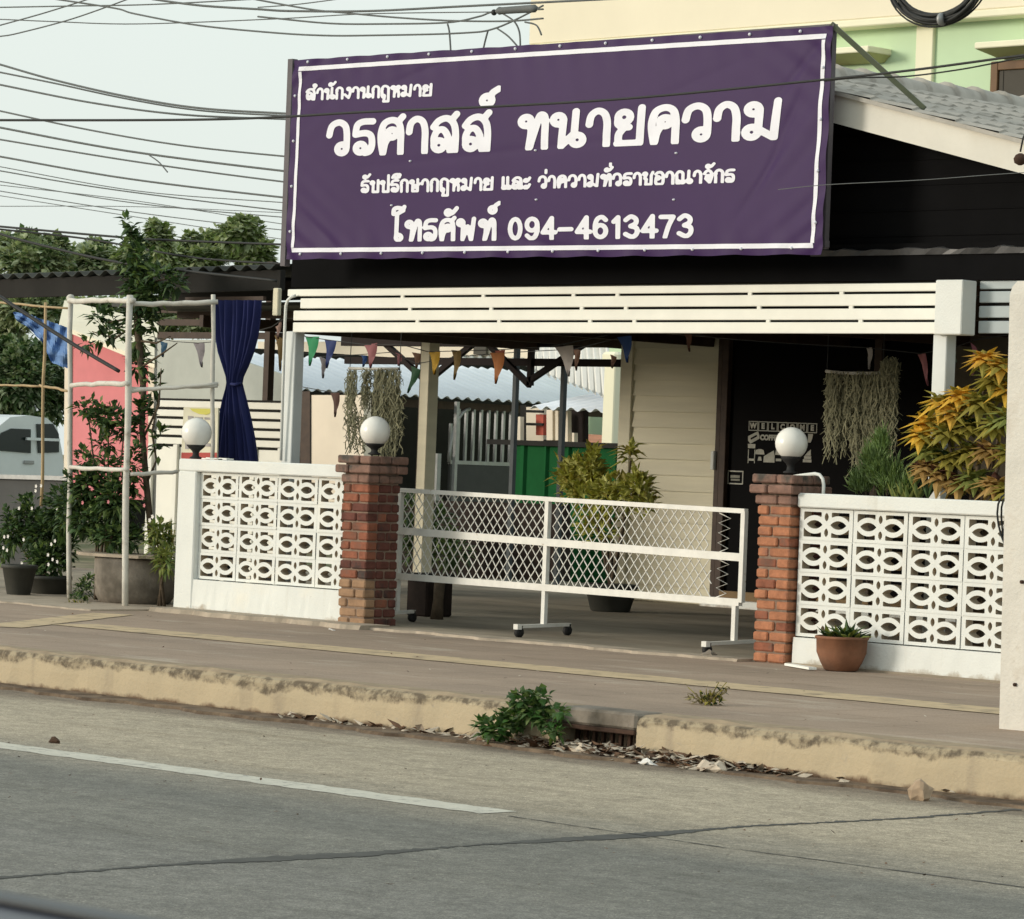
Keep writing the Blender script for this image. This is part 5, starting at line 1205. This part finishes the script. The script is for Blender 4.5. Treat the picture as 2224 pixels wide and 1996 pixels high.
# croton behind the right wall
c = at(2110, 1200, Y=.24); t = thing('croton', 'orange and yellow leaved croton bush behind the right block wall', 'shrub', (c.x, c.y, 0))
b = MB()
for x, y, L, col in ((2140, 785, .17, 'o'), (2175, 800, .15, 'o'), (2190, 850, .17, 'y'), (2155, 830, .15, 'l'), (2045, 880, .17, 'y'), (2085, 865, .15, 'y'), (2070, 905, .15, 'o'), (2015, 925, .16, 'y'), (2000, 950, .14, 'y'), (2055, 945, .18, 'l'), (2105, 930, .15, 'd'), (2130, 880, .17, 'l'), (2195, 915, .18, 'm'), (2160, 930, .16, 'l'), (2110, 985, .17, 'l'), (2020, 985, .16, 'm'), (2065, 1000, .16, 'd'), (2150, 985, .15, 'p'), (2040, 1040, .16, 'p'), (2085, 1055, .17, 'p'), (2120, 1045, .18, 'm'), (2165, 1060, .17, 'p'), (2195, 990, .16, 'l'), (2190, 1070, .15, 'd'), (2010, 1020, .14, 'p')):
    p = at(x, y, Y=.26+random.uniform(-.12, .05)); n = 32
    for k in range(n):
        a = 2.4*k; el = .95-1.35*k/n+random.uniform(-.12, .12); d = Vector((math.cos(a)*math.cos(el), math.sin(a)*math.cos(el), math.sin(el)))
        mi = {'o': (1, 0), 'y': (0, 1), 'l': (2, 3), 'd': (2, 4), 'm': (3, 2), 'p': (6, 5)}[col][0 if k > 7 or random.random() < .6 else 1] if col not in 'oy' else ((1 if col == 'o' else 0) if random.random() < .75 else 2)
        b.leaf(p, d, Vector((0, 0, 1)), L*random.uniform(.8, 1.15), .064, mi, .30)
b.build('foliage', [LG['yell'], LG['oran'], LG['olive'], LG['lime'], LG['dark'], LG['purp'], LG['purp2']], t)
b = MB()
for x, y in ((2140, 800), (2050, 900), (2015, 950), (2110, 960), (2185, 880), (2060, 1010), (2150, 1000), (2120, 1060), (2190, 940)): b.tube([(c.x+random.uniform(-.08, .08), c.y, 0), at((x+2110)/2, (y+1200)/2, Y=.28), at(x, y+6, Y=.26)], [.022, .015, .007], 6)
b.build('stem', MT['bark'], t)
c = at(1905, 1150, Y=.5); t = thing('feathery_shrub', 'feathery pale green shrub below the right hanging moss', 'shrub', (c.x, c.y, 0))
b = MB()
for x, y, rx, ry, n in ((1900, 1010, 38, 55, 900), (1930, 1040, 45, 45, 700), (1870, 1055, 30, 25, 350), (1915, 965, 20, 25, 200), (1965, 1060, 20, 25, 120)): pxclump(b, x, y, rx, ry, n, .085, .012, Y=.5, upb=1.6, droop=.1, hollow=.1)
b.build('foliage', [LG['feather'], LG['light'], LG['feather']], t)
b = MB()
for x, y in ((1900, 1000), (1930, 1030), (1878, 985)): b.tube([(c.x, c.y, 0), at(x, y, Y=.5)], [.014, .005], 6)
b.build('stem', MT['bark'], t)
c = at(1975, 1150, Y=.42); t = thing('leafy_plant', 'small bright green upright plant beside the white right post', 'plant', (c.x, c.y, 0)); b = MB()
for x, y in ((1962, 1060), (1985, 1035), (1975, 1070), (1955, 1075), (1995, 1060), (1945, 1065)):
    p = at(x, y+30, Y=.42)
    for k in range(9): a = 2.4*k; b.leaf(p, Vector((math.cos(a)*.5, math.sin(a)*.4, 1)), Vector((math.cos(a), math.sin(a), .3)), .16*random.uniform(.7, 1.1), .04, k % 2, .05)
b.build('foliage', [LG['light'], LG['lime']], t)
c = at(1978, 1130, Y=.45); t = thing('sword_plant', 'dark green sword leaved plant in front of the white right post', 'plant', (c.x, c.y, 0)); b = MB()
for k in range(9): a = 2.4*k; b.leaf(at(2015, 1085, Y=.2), Vector((math.cos(a)*.55, math.sin(a)*.3, 1)), Vector((math.cos(a), math.sin(a), 0)), .2*random.uniform(.6, 1), .028, k % 2, .05)
b.build('foliage', [LG['dark'], LG['mid']], t)
# clay pot with succulent on the pavement
c = at(1826, 1457, z=0); t = thing('potted_succulent', 'succulent in a round terracotta pot on the pavement before the right wall', 'plant', c)
s = ppm(c); R = 58/s; H_ = 70/s*1.08
b = MB(); b.lathe(c, [(.085, 0), (.10, .006), (.125, .05), (.15, .11), (R-.006, H_-.02), (R, H_-.018), (R+.004, H_-.006), (R-.004, H_), (R-.016, H_-.004), (R-.02, H_-.03), (1e-5, H_-.03)], 40); b.build('pot', MT['terracotta'], t)
b = MB(); b.lathe(c, [(R-.018, H_-.028), (1e-5, H_-.012)], 20); b.build('soil', MT['soil'], t)
b = MB()
for x, n, L in ((-.02, 15, .16), (.05, 13, .17), (-.08, 11, .13), (.09, 10, .13)):
    p = c+Vector((x, random.uniform(-.03, .04), H_-.02))
    for k in range(n): a = 2.4*k; b.leaf(p, Vector((math.cos(a)*.8, math.sin(a)*.8, random.uniform(.25, 1.1))), Vector((0, 0, 1)), L*random.uniform(.7, 1.2), .034, 2 if k % 5 == 0 else k % 2, .1)
b.build('foliage', [LG['dark'], LG['mid'], LG['lime']], t)
t = thing('plastic_scrap', 'flat white scrap at the foot of the orange brick pillar', 'scrap', at(1730, 1446, z=0))
b = MB(); p, q = at(1712, 1443, z=.012), at(1765, 1452, z=.012); b.bar(p, q, .05, .014); p = at(1742, 1440, z=.0); b.bar(p+Vector((0, .02, 0)), p+Vector((0, .03, .09)), .012, .012); b.bar(p+Vector((-.02, .03, .01)), p+Vector((.06, .0, .03)), .02, .012); b.build('plastic', MT['whitesmooth'], t)
# left planters
c = at(292, 1308, Y=.38); c.z = 0; t = thing('concrete_tub', 'grey concrete ring planter tub beside the left wall pier', 'planter', c)
b = MB(); b.lathe(c, [(.235, 0), (.27, .02), (.30, .07), (.31, .16), (.31, .33), (.29, .345), (.26, .345), (.25, .28), (1e-5, .28)], 40); b.build('tub', MT['concrete'], t)
b = MB(); p = c+Vector((-.08, -.05, .352)); b.add([(p.x+.46*math.cos(2*math.pi*i/28)*(1+.05*math.sin(i*2.1)), p.y+.27*math.sin(2*math.pi*i/28), p.z+z) for z in (0, .022) for i in range(28)], [tuple(range(27, -1, -1)), tuple(range(28, 56))]+[(i, (i+1) % 28, 28+(i+1) % 28, 28+i) for i in range(28)]); b.build('slab_lid', MT['apron'], t)
def shrub(name, label, cat, crowns, Y, mats, L, W, stems=True, group=None, flowers=None, hollow=.3, loc=None):
    x0, y0 = crowns[0][:2]; c = at(x0, y0, Y=Y); t = thing(name, label, cat, (c.x, c.y, 0), group); b = MB()
    for x, y, rx, ry, n in crowns: pxclump(b, x, y, rx, ry, n, L, W, Y=Y+random.uniform(-.1, .1), hollow=hollow)
    b.build('foliage', mats, t)
    if flowers:
        for x, y in flowers[0]:
            b = MB(); p = at(x, y, Y=Y-.2)
            for k in range(5): b.leaf(p, Vector((math.cos(k*1.26), -.3, math.sin(k*1.26))), Vector((0, -1, 0)), flowers[1], flowers[1]*.9, 0, 0)
            b.build('flower', flowers[2], t)
    if stems:
        b = MB()
        for x, y, rx, ry, n in crowns[:5]: b.tube([(c.x+random.uniform(-.08, .08), c.y, 0), at((x+x0)/2, (y+1280)/2, Y=Y), at(x, y, Y=Y)], [.014, .01, .005], 5)
        b.build('stem', MT['bark'], t)
    return t
shrub('rose_bush', 'tall dark rose bush with pink blooms filling the trellis above the tub', 'shrub', [(235, 905, 62, 34, 190), (190, 885, 40, 22, 70), (270, 930, 46, 36, 110), (225, 960, 50, 26, 60), (190, 1060, 60, 60, 520), (255, 1080, 60, 65, 560), (215, 1130, 90, 50, 700), (290, 1010, 32, 60, 110), (255, 1165, 75, 30, 380), (185, 1000, 34, 30, 60), (150, 1100, 40, 70, 260), (240, 1010, 44, 30, 70)], .35, NR, .085, .045, flowers=([(200, 1062), (236, 1090), (180, 1092), (262, 1040), (310, 1082), (314, 1098), (225, 984)], .018, MT['petalpink']))
shrub('flowering_plant', 'low dark green plants with small white flowers at the bottom left', 'plant', [(95, 1160, 62, 62, 640), (60, 1120, 38, 55, 320), (130, 1110, 44, 65, 400), (28, 1150, 36, 55, 260), (95, 1215, 58, 38, 420), (140, 1190, 36, 50, 240), (10, 1180, 25, 40, 120)], .7, NR, .075, .04, flowers=([(79, 1056), (90, 1055), (78, 1066), (112, 1182), (120, 1175), (105, 1205), (115, 1215), (125, 1220), (52, 1172), (48, 1223), (70, 1104), (42, 1104), (125, 1105), (18, 1165), (10, 1166), (8, 1190), (16, 1195), (106, 1226)], .018, MT['petal']))
shrub('variegated_plant', 'yellow green variegated plant beside the left wall pier', 'plant', [(350, 1180, 26, 45, 160), (340, 1150, 22, 25, 60), (360, 1215, 22, 30, 90)], .25, [LG['lime'], LG['light'], LG['lime']], .10, .03, flowers=([(326, 1130), (318, 1140), (314, 1148), (332, 1122)], .02, MT['petal']))
t = thing('spiky_plant', 'dark sword leaves rising beside the left wall pier', 'plant', at(365, 1260, Y=.3)); b = MB()
for k in range(7): b.leaf(at(362+2*k, 1200, Y=.3), Vector((random.uniform(-.3, .2), .1, 1)), Vector((0, -1, 0)), .26*random.uniform(.7, 1.1), .03, k % 2, 0)
b.build('foliage', [LG['olive'], LG['mid']], t)
shrub('weed', 'small weed growing at the foot of the concrete tub', 'weed', [(180, 1280, 28, 26, 110), (165, 1300, 22, 14, 50), (195, 1262, 18, 20, 50)], .12, NR, .05, .026, stems=False)
shrub('weed', 'dry grassy weed on the cracked concrete left of the trellis foot', 'weed', [(170, 1318, 40, 12, 120), (80, 1322, 40, 8, 60), (200, 1330, 30, 8, 60)], -.25, [LG['sand'], LG['olive'], LG['dark']], .05, .012, stems=False)
for px, py, r0, r1, h_, lab in ((105, 1292, .14, .17, .15, 'squat dark round pot under the white flowered plants'), (40, 1294, .09, .13, .24, 'tall tapered dark pot at far left of the pavement')):
    c = at(px, py, z=0); t = thing('plant_pot', lab, 'pot', c, 'dark plant pots at the left'); pot(c, r0, r1, h_, MT['darkpot'], t)
# climbing vine on the trellis
t = thing('climbing_vine', 'dark climbing vine tree growing up through the trellis into the sky', 'vine', at(305, 1250, Y=.5)); b = MB()
for x, y, rx, ry, n in ((320, 640, 66, 42, 210), (300, 600, 48, 36, 140), (350, 600, 55, 24, 90), (380, 615, 28, 18, 40), (300, 560, 40, 36, 110), (290, 525, 28, 28, 55), (310, 690, 48, 32, 110), (300, 735, 35, 30, 60), (285, 500, 14, 22, 26), (275, 480, 6, 10, 8), (300, 790, 30, 30, 60), (310, 900, 26, 60, 60), (345, 960, 14, 50, 22), (330, 830, 28, 30, 26), (215, 690, 34, 22, 40), (240, 712, 34, 24, 44), (190, 745, 22, 10, 16), (225, 735, 40, 10, 22)): pxclump(b, x, y, rx, ry, n, .10, .05, Y=.5, hollow=.15)
b.build('crown', NR, t)
b = MB(); b.tube([at(x, y, Y=.5) for x, y in ((330, 1180), (318, 1050), (308, 930), (312, 850), (303, 760), (298, 690), (300, 610), (292, 540), (282, 490))], [.026, .024, .022, .022, .03, .028, .02, .012, .005], 8)
for P in ([(300, 700), (250, 735), (200, 720)], [(300, 690), (235, 700), (205, 680)], [(302, 800), (350, 770), (385, 745)], [(312, 950), (345, 880), (350, 800)], [(318, 1050), (340, 1000), (330, 940), (345, 860)], [(300, 640), (340, 610), (385, 600)], [(300, 740), (340, 745), (370, 730)]): b.tube([at(x, y, Y=.5) for x, y in P], [.010, .008, .004], 6)
b.build('trunk', MT['bark'], t)
# weeds and debris along the kerb
c = at(1128, 1585, Y=-4.46); t = thing('kerb_weed', 'bushy bright green weed sprouting from the kerb beside the drain', 'weed', (c.x, c.y, RZ)); b = MB()
for x, y, rx, ry, n in ((1115, 1560, 42, 28, 170), (1160, 1540, 40, 30, 150), (1075, 1585, 50, 18, 150), (1130, 1522, 26, 16, 50), (1190, 1565, 34, 26, 90), (1178, 1512, 22, 12, 34), (1120, 1508, 12, 10, 14), (1215, 1545, 18, 10, 20), (1050, 1570, 20, 10, 24), (1205, 1590, 24, 12, 30)): pxclump(b, x, y, rx, ry, n, .05, .04, Y=-4.47+random.uniform(-.06, .04), hollow=.1, depth=.8)
b.build('foliage', [LG['weed'], LG['mid'], LG['light']], t)
c = at(1535, 1530, z=0); t = thing('dry_weed', 'small wilted grey green weed growing on the pavement edge', 'weed', c); b = MB()
clump(b, c+Vector((0, 0, .02)), (.10, .07, .035), 110, .045, .02, upb=.5, hollow=.1)
for k in range(10):
    a = random.uniform(0, 6.28); q = c+Vector((.12*math.cos(a), .06*math.sin(a), random.uniform(.06, .12))); b.tube([c, q], [.003, .002], 4, 1)
    for j in range(4): b.leaf(c.lerp(q, .5+.16*j), rnd3(), Vector((0, 0, 1)), .035, .016, j % 3)
b.build('foliage', [LG['sand'], LG['olive'], LG['dark']], t)
random.seed(21)
b = MB(); XC = (ix0+ix1)/2
for _ in range(1250):
    k = random.random()
    if k < .55: x = random.gauss(XC+.1, .42)
    elif k < .72: x = XC+random.uniform(-2.2, 1.1)
    elif k < .76: x = XC+random.uniform(-6, 5)
    else: x = random.gauss(at(1570, 1675, z=RZ).x, .17)
    y = KY-.012-abs(random.gauss(0, .075 if abs(x-XC) < .9 else .045)); hgt = max(0, .05-abs(y-KY)*.25) if abs(x-XC) < .8 else .02
    p = Vector((x, y, RZ+.004+random.uniform(0, hgt))); a = random.uniform(0, 6.28)
    b.leaf(p, Vector((math.cos(a), math.sin(a), random.uniform(-.1, .45))), Vector((random.uniform(-.7, .7), random.uniform(-.7, .7), 1)), random.uniform(.03, .11), random.uniform(.02, .06), random.choice([0, 0, 2, 1, 1, 1]), random.uniform(-.1, .2))
tag(b.build('leaf_litter', [MT['litter1'], MT['litter2'], MT['litter3']]), 'dry leaf litter gathered along the foot of the kerb', 'leaf litter', kind='stuff')
b = MB()
for _ in range(260):
    x = random.uniform(2, 13); y = random.uniform(-9, -4.6); b.leaf(Vector((x, y, RZ+.006)), Vector((random.uniform(-1, 1), random.uniform(-1, 1), .1)), Vector((0, 0, 1)), random.uniform(.01, .03), .012, random.choice([0, 2]), 0)
for _ in range(90):
    x = random.uniform(0, 11); y = random.uniform(-4.1, -.1); b.leaf(Vector((x, y, .006)), Vector((random.uniform(-1, 1), random.uniform(-1, 1), .1)), Vector((0, 0, 1)), random.uniform(.012, .035), .014, random.choice([0, 1, 2]), 0)
tag(b.build('grit', [MT['litter1'], MT['litter2'], MT['litter3']]), 'scattered leaf crumbs and grit on the road and pavement', 'grit', kind='stuff')
def scrap(name, label, cat, px, py, z, sx, sy, m, sz=.4):
    c = at(px, py, z=z); b = MB(); b.sphere(c+Vector((0, 0, sx*sz*.6)), sx, 10, 0, sz)
    b.v = [(c.x+(v[0]-c.x)*1.0*(1+.25*math.sin(v[1]*90+i)), c.y+(v[1]-c.y)*(sy/sx)*(1+.2*math.sin(v[0]*80)), v[2]+.15*sx*math.sin(v[0]*70+v[1]*50)) for i, v in enumerate(b.v)]
    b.sm = [False]*len(b.sm); o = b.build(name, m); return tag(o, label, cat)
scrap('rock', 'tan broken rock lying against the kerb at right', 'rock', 1998, 1738, RZ, .055, .04, MT['stone'], 1.0)
scrap('rock', 'dark grey lump on the pavement left of the orange brick pillar', 'rock', 1540, 1428, 0, .055, .035, MT['concrete'], .5)
scrap('plastic_bag', 'pale crumpled bag in the gutter right of the drain', 'litter', 1548, 1676, RZ, .085, .055, MT['litter2'], .35)
scrap('plastic_bag', 'flattened white wrapper in the gutter just below the drain', 'litter', 1405, 1660, RZ, .065, .035, MT['petal'], .2)
scrap('plastic_bag', 'pale wrapper beside the green weed in front of the drain', 'litter', 1265, 1640, RZ, .08, .045, MT['litter2'], .4)
scrap('paper_scrap', 'small white paper scrap on the pavement before the dark red pillar', 'litter', 721, 1369, 0, .03, .02, MT['petal'], .2)
scrap('dark_clod', 'small dark clod lying on the road by the lane line', 'clod', 119, 1614, RZ, .035, .02, MT['litter3'], .5)
scrap('leaf_heap', 'brown curled leaf heap against the kerb right of the drain', 'litter', 1535, 1664, RZ, .04, .03, MT['litter1'], .9)
# white concrete post at the right edge, with the cable coil behind it
Pb, Pt = at(2170, 1582, z=0), at(2206, 632, Y=-3.09)
Y_ = Pb.y; t = thing('concrete_post', 'white painted concrete post with rounded top at the right edge of the pavement', 'post', (Pb.x+.14, Y_+.11, 0))
b = MB(); vs = []; xt = Pt.x; xb = Pb.x; zt = Pt.z
for z, x0, w_, y0, d_ in ((-.02, xb, .34, Y_, .26), (zt-.02, xt, .27, Y_+.01, .22), (zt+.02, xt+.012, .246, Y_+.015, .21), (zt+.045, xt+.035, .2, Y_+.02, .2)): vs += [(x0, y0, z), (x0+w_, y0, z), (x0+w_, y0+d_, z), (x0, y0+d_, z)]
b.add(vs, [(3, 2, 1, 0), (12, 13, 14, 15)]+[(4*k+i, 4*k+(i+1) % 4, 4*k+4+(i+1) % 4, 4*k+4+i) for k in range(3) for i in range(4)]); b.build('shaft', MT['pole'], t)
for px, py in ((2206, 1487), (2221, 1264)):
    p = at(px, py, Y=Y_+.003); b = MB(); b.tube([p, p-Vector((0, .012, 0))], .009, 10); b.build('bolt', MT['rust'], t)
t = thing('cable_coil', 'loose black cable coil hung on the right wall beside the white post', 'cable', at(2185, 1120, Y=-.08)); b = MB()
for k in range(4):
    c = at(2186+2*k, 1128, Y=-.09+.01*k); b.tube([c+Vector((.06*math.cos(i*.42)+.01*k, .02*math.sin(i*.8+k), .15*math.sin(i*.42)-.02*k)) for i in range(16)], .006, 6)
b.build('loops', MT['wire'], t)
# ------------------------------------------------------------------ overhead lines
GW = 'overhead service cables running left of the banner'
def smooth(P, n=8):
    Q = [P[0]]+P+[P[-1]]; out = []
    for i in range(1, len(Q)-2):
        for j in range(n):
            tt = j/n; out.append(tuple(.5*(2*Q[i][m]+(Q[i+1][m]-Q[i-1][m])*tt+(2*Q[i-1][m]-5*Q[i][m]+4*Q[i+1][m]-Q[i+2][m])*tt*tt+(3*Q[i][m]-Q[i-1][m]-3*Q[i+1][m]+Q[i+2][m])*tt**3) for m in (0, 1)))
    return out+[P[-1]]
def cable(label, P, Y, w, m='wire', group=GW, Y1=None, name='overhead_cable'):
    Q = smooth(P); b = MB(); n = len(Q); pts = [at(x, y, Y=Y+(0 if Y1 is None else (Y1-Y)*i/(n-1))) for i, (x, y) in enumerate(Q)]
    b.tube(pts, [w/2/ppm(p) for p in pts], 6); o = b.build(name, MT[m]); return tag(o, label, 'cable', group)
def ext(P, xl=-60, xr=None):
    (x0, y0), (x1, y1) = P[0], P[1]
    if x0 <= 5: P = [(xl, y0+(y1-y0)/(x1-x0)*(xl-x0))]+P
    if xr:
        (x0, y0), (x1, y1) = P[-2], P[-1]; P = P+[(xr, y1+(y1-y0)/(x1-x0)*(xr-x1)*.8)]
    return P
YW = 12
for lab, P, w_, m, yo in (
 ('uppermost of the cables meeting the banner edge, steepest at the left frame edge', [(0, 140), (119, 174), (277, 210), (435, 235), (629, 247)], 5, 'greywire', 0),
 ('paired cable just under the uppermost one left of the banner', [(0, 157), (119, 181), (277, 215), (435, 240), (629, 252)], 4, 'greywire', .3),
 ('second bold cable down that sags to the thick level line by the banner', [(0, 184), (198, 223), (396, 249), (629, 259)], 4.5, 'greywire', .6),
 ('cable crossing just below the thick level line at left', [(0, 241), (198, 283), (396, 316), (623, 340)], 4, 'greywire', 1),
 ('upper strand of the pair below mid height with a stray tail', [(0, 277), (277, 328), (621, 372)], 5, 'greywire', 1.3),
 ('lower strand of the pair with the stray tail', [(0, 303), (300, 352), (617, 395)], 4, 'greywire', 1.6),
 ('lone clear cable above the faint bundle left of the banner', [(0, 340), (277, 388), (617, 429)], 4.5, 'greywire', 2),
 ('first faint cable of the thin bundle below', [(0, 362), (300, 415), (617, 440)], 2.2, 'greywire', 14),
 ('second faint cable of the thin bundle', [(0, 371), (240, 411), (617, 458)], 3, 'greywire', 14.5),
 ('third faint cable of the thin bundle', [(0, 394), (300, 442), (617, 472)], 2.4, 'greywire', 15),
 ('fourth faint cable of the thin bundle', [(0, 402), (300, 437), (617, 487)], 1.8, 'greywire', 15.5),
 ('fifth faint cable of the thin bundle', [(0, 415), (300, 462), (617, 500)], 2.2, 'greywire', 16),
 ('nearly level faint cable above the treetops', [(0, 448), (300, 449), (617, 462)], 1.6, 'greywire', 16.5),
 ('lowest faint cable grazing the treetops', [(0, 425), (300, 472), (617, 520)], 1.8, 'greywire', 17)):
    cable(lab, ext(P, xr=900), YW+yo, w_, m)
cable('thick black level cable crossing in front of the banner lettering', ext([(0, 261), (277, 261), (475, 259), (629, 253), (800, 243), (1100, 230), (1400, 211), (1800, 172), (2000, 150), (2224, 120)], xr=2400), -2.2, 5.5, 'wire')
cable('thin twin strand under the thick cable at the right of the banner', [(1790, 176), (1863, 169), (1967, 166), (2072, 153), (2155, 138), (2300, 108)], -2.15, 3.5, 'wire')
cable('thin line across the black gable wall', [(1690, 412), (1800, 401), (2000, 391), (2160, 379), (2300, 370)], -2.0, 1.6, 'greywire')
G2 = 'black cables over the dark lean-to roof'
cable('upper black cable over the lean-to roof, crossing the treetops', ext([(0, 492), (273, 516), (400, 523), (640, 532)]), .7, 5, 'wire', G2)
cable('steepest black cable over the lean-to roof', ext([(0, 508), (60, 525), (237, 566), (400, 588), (600, 610)]), .6, 6, 'wire', G2)
cable('middle black cable slanting behind the climbing vine to the banner foot', ext([(0, 498), (197, 520), (396, 556), (520, 568), (620, 573)]), .8, 4.5, 'wire', G2)
cable('thick black guy cable slanting down to the trellis', ext([(0, 645), (150, 742), (258, 806)]), -.3, 9, 'wire', 'guy cables')
G3 = 'cables along the top of the picture'
TY = 10
for lab, P, w_ in (('highest level cable at the top left corner', [(0, 16), (160, 13), (320, 10), (520, 0), (640, -8)], 3),
 ('cable rising from the left edge to the top', [(-40, 66), (0, 55), (90, 30), (180, 2), (230, -16)], 3),
 ('second cable rising from the left edge', [(-40, 84), (0, 79), (40, 72)  , (160, 40), (300, -10)], 3),
 ('cable falling from the top left and levelling out above the banner', [(120, -2), (250, 18), (293, 30), (430, 55), (593, 71), (700, 77), (800, 77), (1000, 72), (1080, 60), (1180, 12)], 4),
 ('bold cable running level to the splice box', [(330, -2), (435, 12), (560, 20), (633, 24), (800, 24), (1000, 14), (1180, 5), (1400, -6)], 5),
 ('cable crossing down from the top centre to the dropper ends', [(540, -4), (673, 20), (750, 28), (860, 38), (980, 45), (1100, 46), (1180, 40)], 4),
 ('slack cable sagging below the bold one', [(560, 36), (600, 40), (719, 51), (837, 52), (972, 49), (1040, 36), (1080, 24), (1180, 20)], 4),
 ('thin line from the left edge under the logo height to mid sky', [(-40, 42), (0, 42), (120, 47), (300, 52), (600, 41), (800, 30), (1070, 26)], 2.5),
 ('thin cable slanting up at the top centre', [(560, 16), (640, 10), (720, 0), (760, -6)], 2.5)):
    cable(lab, P, TY, w_, 'greywire', G3)
for lab, P in (('left of the two short droppers above the banner', [(972, 52), (976, 70), (979, 112)]), ('right of the two short droppers above the banner', [(1060, 66), (1055, 84), (1050, 105)]),
  ('curved dropper falling behind the banner from the splice', [(1080, 62), (1105, 80), (1130, 108)]), ('dropper hanging straight below the splice box', [(1085, 26), (1115, 45), (1128, 70), (1130, 110)]), ('short curl right of the splice box', [(1140, 48), (1165, 55), (1176, 76)])):
    cable(lab, P, TY, 4, 'greywire', 'short cable droppers above the banner')
t = thing('splice_box', 'long dark cable splice box hanging above the banner', 'cable box', at(1125, 20, Y=TY)); b = MB(); s = ppm(at(1125, 20, Y=TY))
p, q = at(1078, 24, Y=TY), at(1168, 18, Y=TY); b.tube([p, p.lerp(q, .08), p.lerp(q, .12), p.lerp(q, .88), p.lerp(q, .92), q], [4/s, 9/s, 8/s, 9/s, 9/s, 3/s], 10); b.build('case', MT['greywire'], t)
b = MB(); b.sphere(at(1073, 27, Y=TY), 7/s, 10); b.build('clamp', MT['wire'], t)
cable('short stray tail dangling between the paired cables', [(324, 337), (345, 352), (364, 374)], YW+1, 3, 'greywire', 'stray cable tails')
t = thing('cable_loop', 'thick black loop of bundled cable hanging at the top right', 'cable', at(2035, 20, Y=-2.2)); b = MB(); c = at(2037, -50, Y=-2.2); s = ppm(c)
random.seed(5)
for k in range(11):
    rr = (90+random.uniform(-9, 9))/s; dz = random.uniform(-4, 6)/s; dx = random.uniform(-5, 5)/s
    b.tube([c+Vector((rr*1.35*math.cos(i*math.pi/20)+dx, random.uniform(-.003, .003)+.012*math.sin(k*2+i*.4), rr*1.05*math.sin(i*math.pi/20)+dz)) for i in range(41)], 4.2/s, 6, 0, False)
b.build('strands', MT['wire'], t)
b = MB(); rr = 107/s; b.tube([c+Vector((rr*1.32*math.cos(i*math.pi/20)-.012, .02, rr*1.0*math.sin(i*math.pi/20))) for i in range(20, 41)], 2.2/s, 6); b.build('loose_strand', MT['wire'], t)
b = MB(); p = at(2045, 42, Y=-2.22); b.tube([p-Vector((.008, 0, 0)), p+Vector((.008, 0, 0))], 19/s*.72, 12); b.build('tie', MT['greysteel'], t)
t = thing('insulator', 'dark brown cable clamp hanging on a wire at the right edge', 'insulator', at(2216, 345, Y=-2.2)); b = MB(); p = at(2216, 345, Y=-2.2); s = ppm(p); b.lathe(p-Vector((0, 0, 14/s)), [(4/s, 0), (13/s, 5/s), (15/s, 14/s), (11/s, 22/s), (4/s, 26/s)], 14); b.build('body', MT['rust'], t)
b = MB(); b.tube([at(2216, 330, Y=-2.2), at(2222, 300, Y=-2.2), at(2236, 270, Y=-2.2)], 2/s, 6); b.build('hook', MT['wire'], t)
# ------------------------------------------------------------------ the photographer's own car, only its window sill in view
sy = CAMP.y+1.15; szp = at(0, 1950, Y=sy).z
t = thing('car', 'dark navy car with grey window trim, its sill just showing at the bottom left corner', 'car', (CAMP.x-.3, CAMP.y+.3, RZ))
b = MB(); b.bbox(CAMP.x-2.6, CAMP.x+1.9, sy-1.75, sy+.04, RZ+.25, szp-.004, .008); b.build('body', MT['navycar'], t)
b = MB(); b.bbox(CAMP.x-2.2, CAMP.x+1.2, sy-.0, sy+.02, szp-.0035, szp, .001); b.build('window_trim', MT['trim'], t)
for x in (-1.9, 1.0):
    b = MB(); c = Vector((CAMP.x+x, sy-.06, RZ+.31)); b.tube([c-Vector((0, .1, 0)), c+Vector((0, .1, 0))], .31, 24); b.build('wheel', MT['rubber'], t)
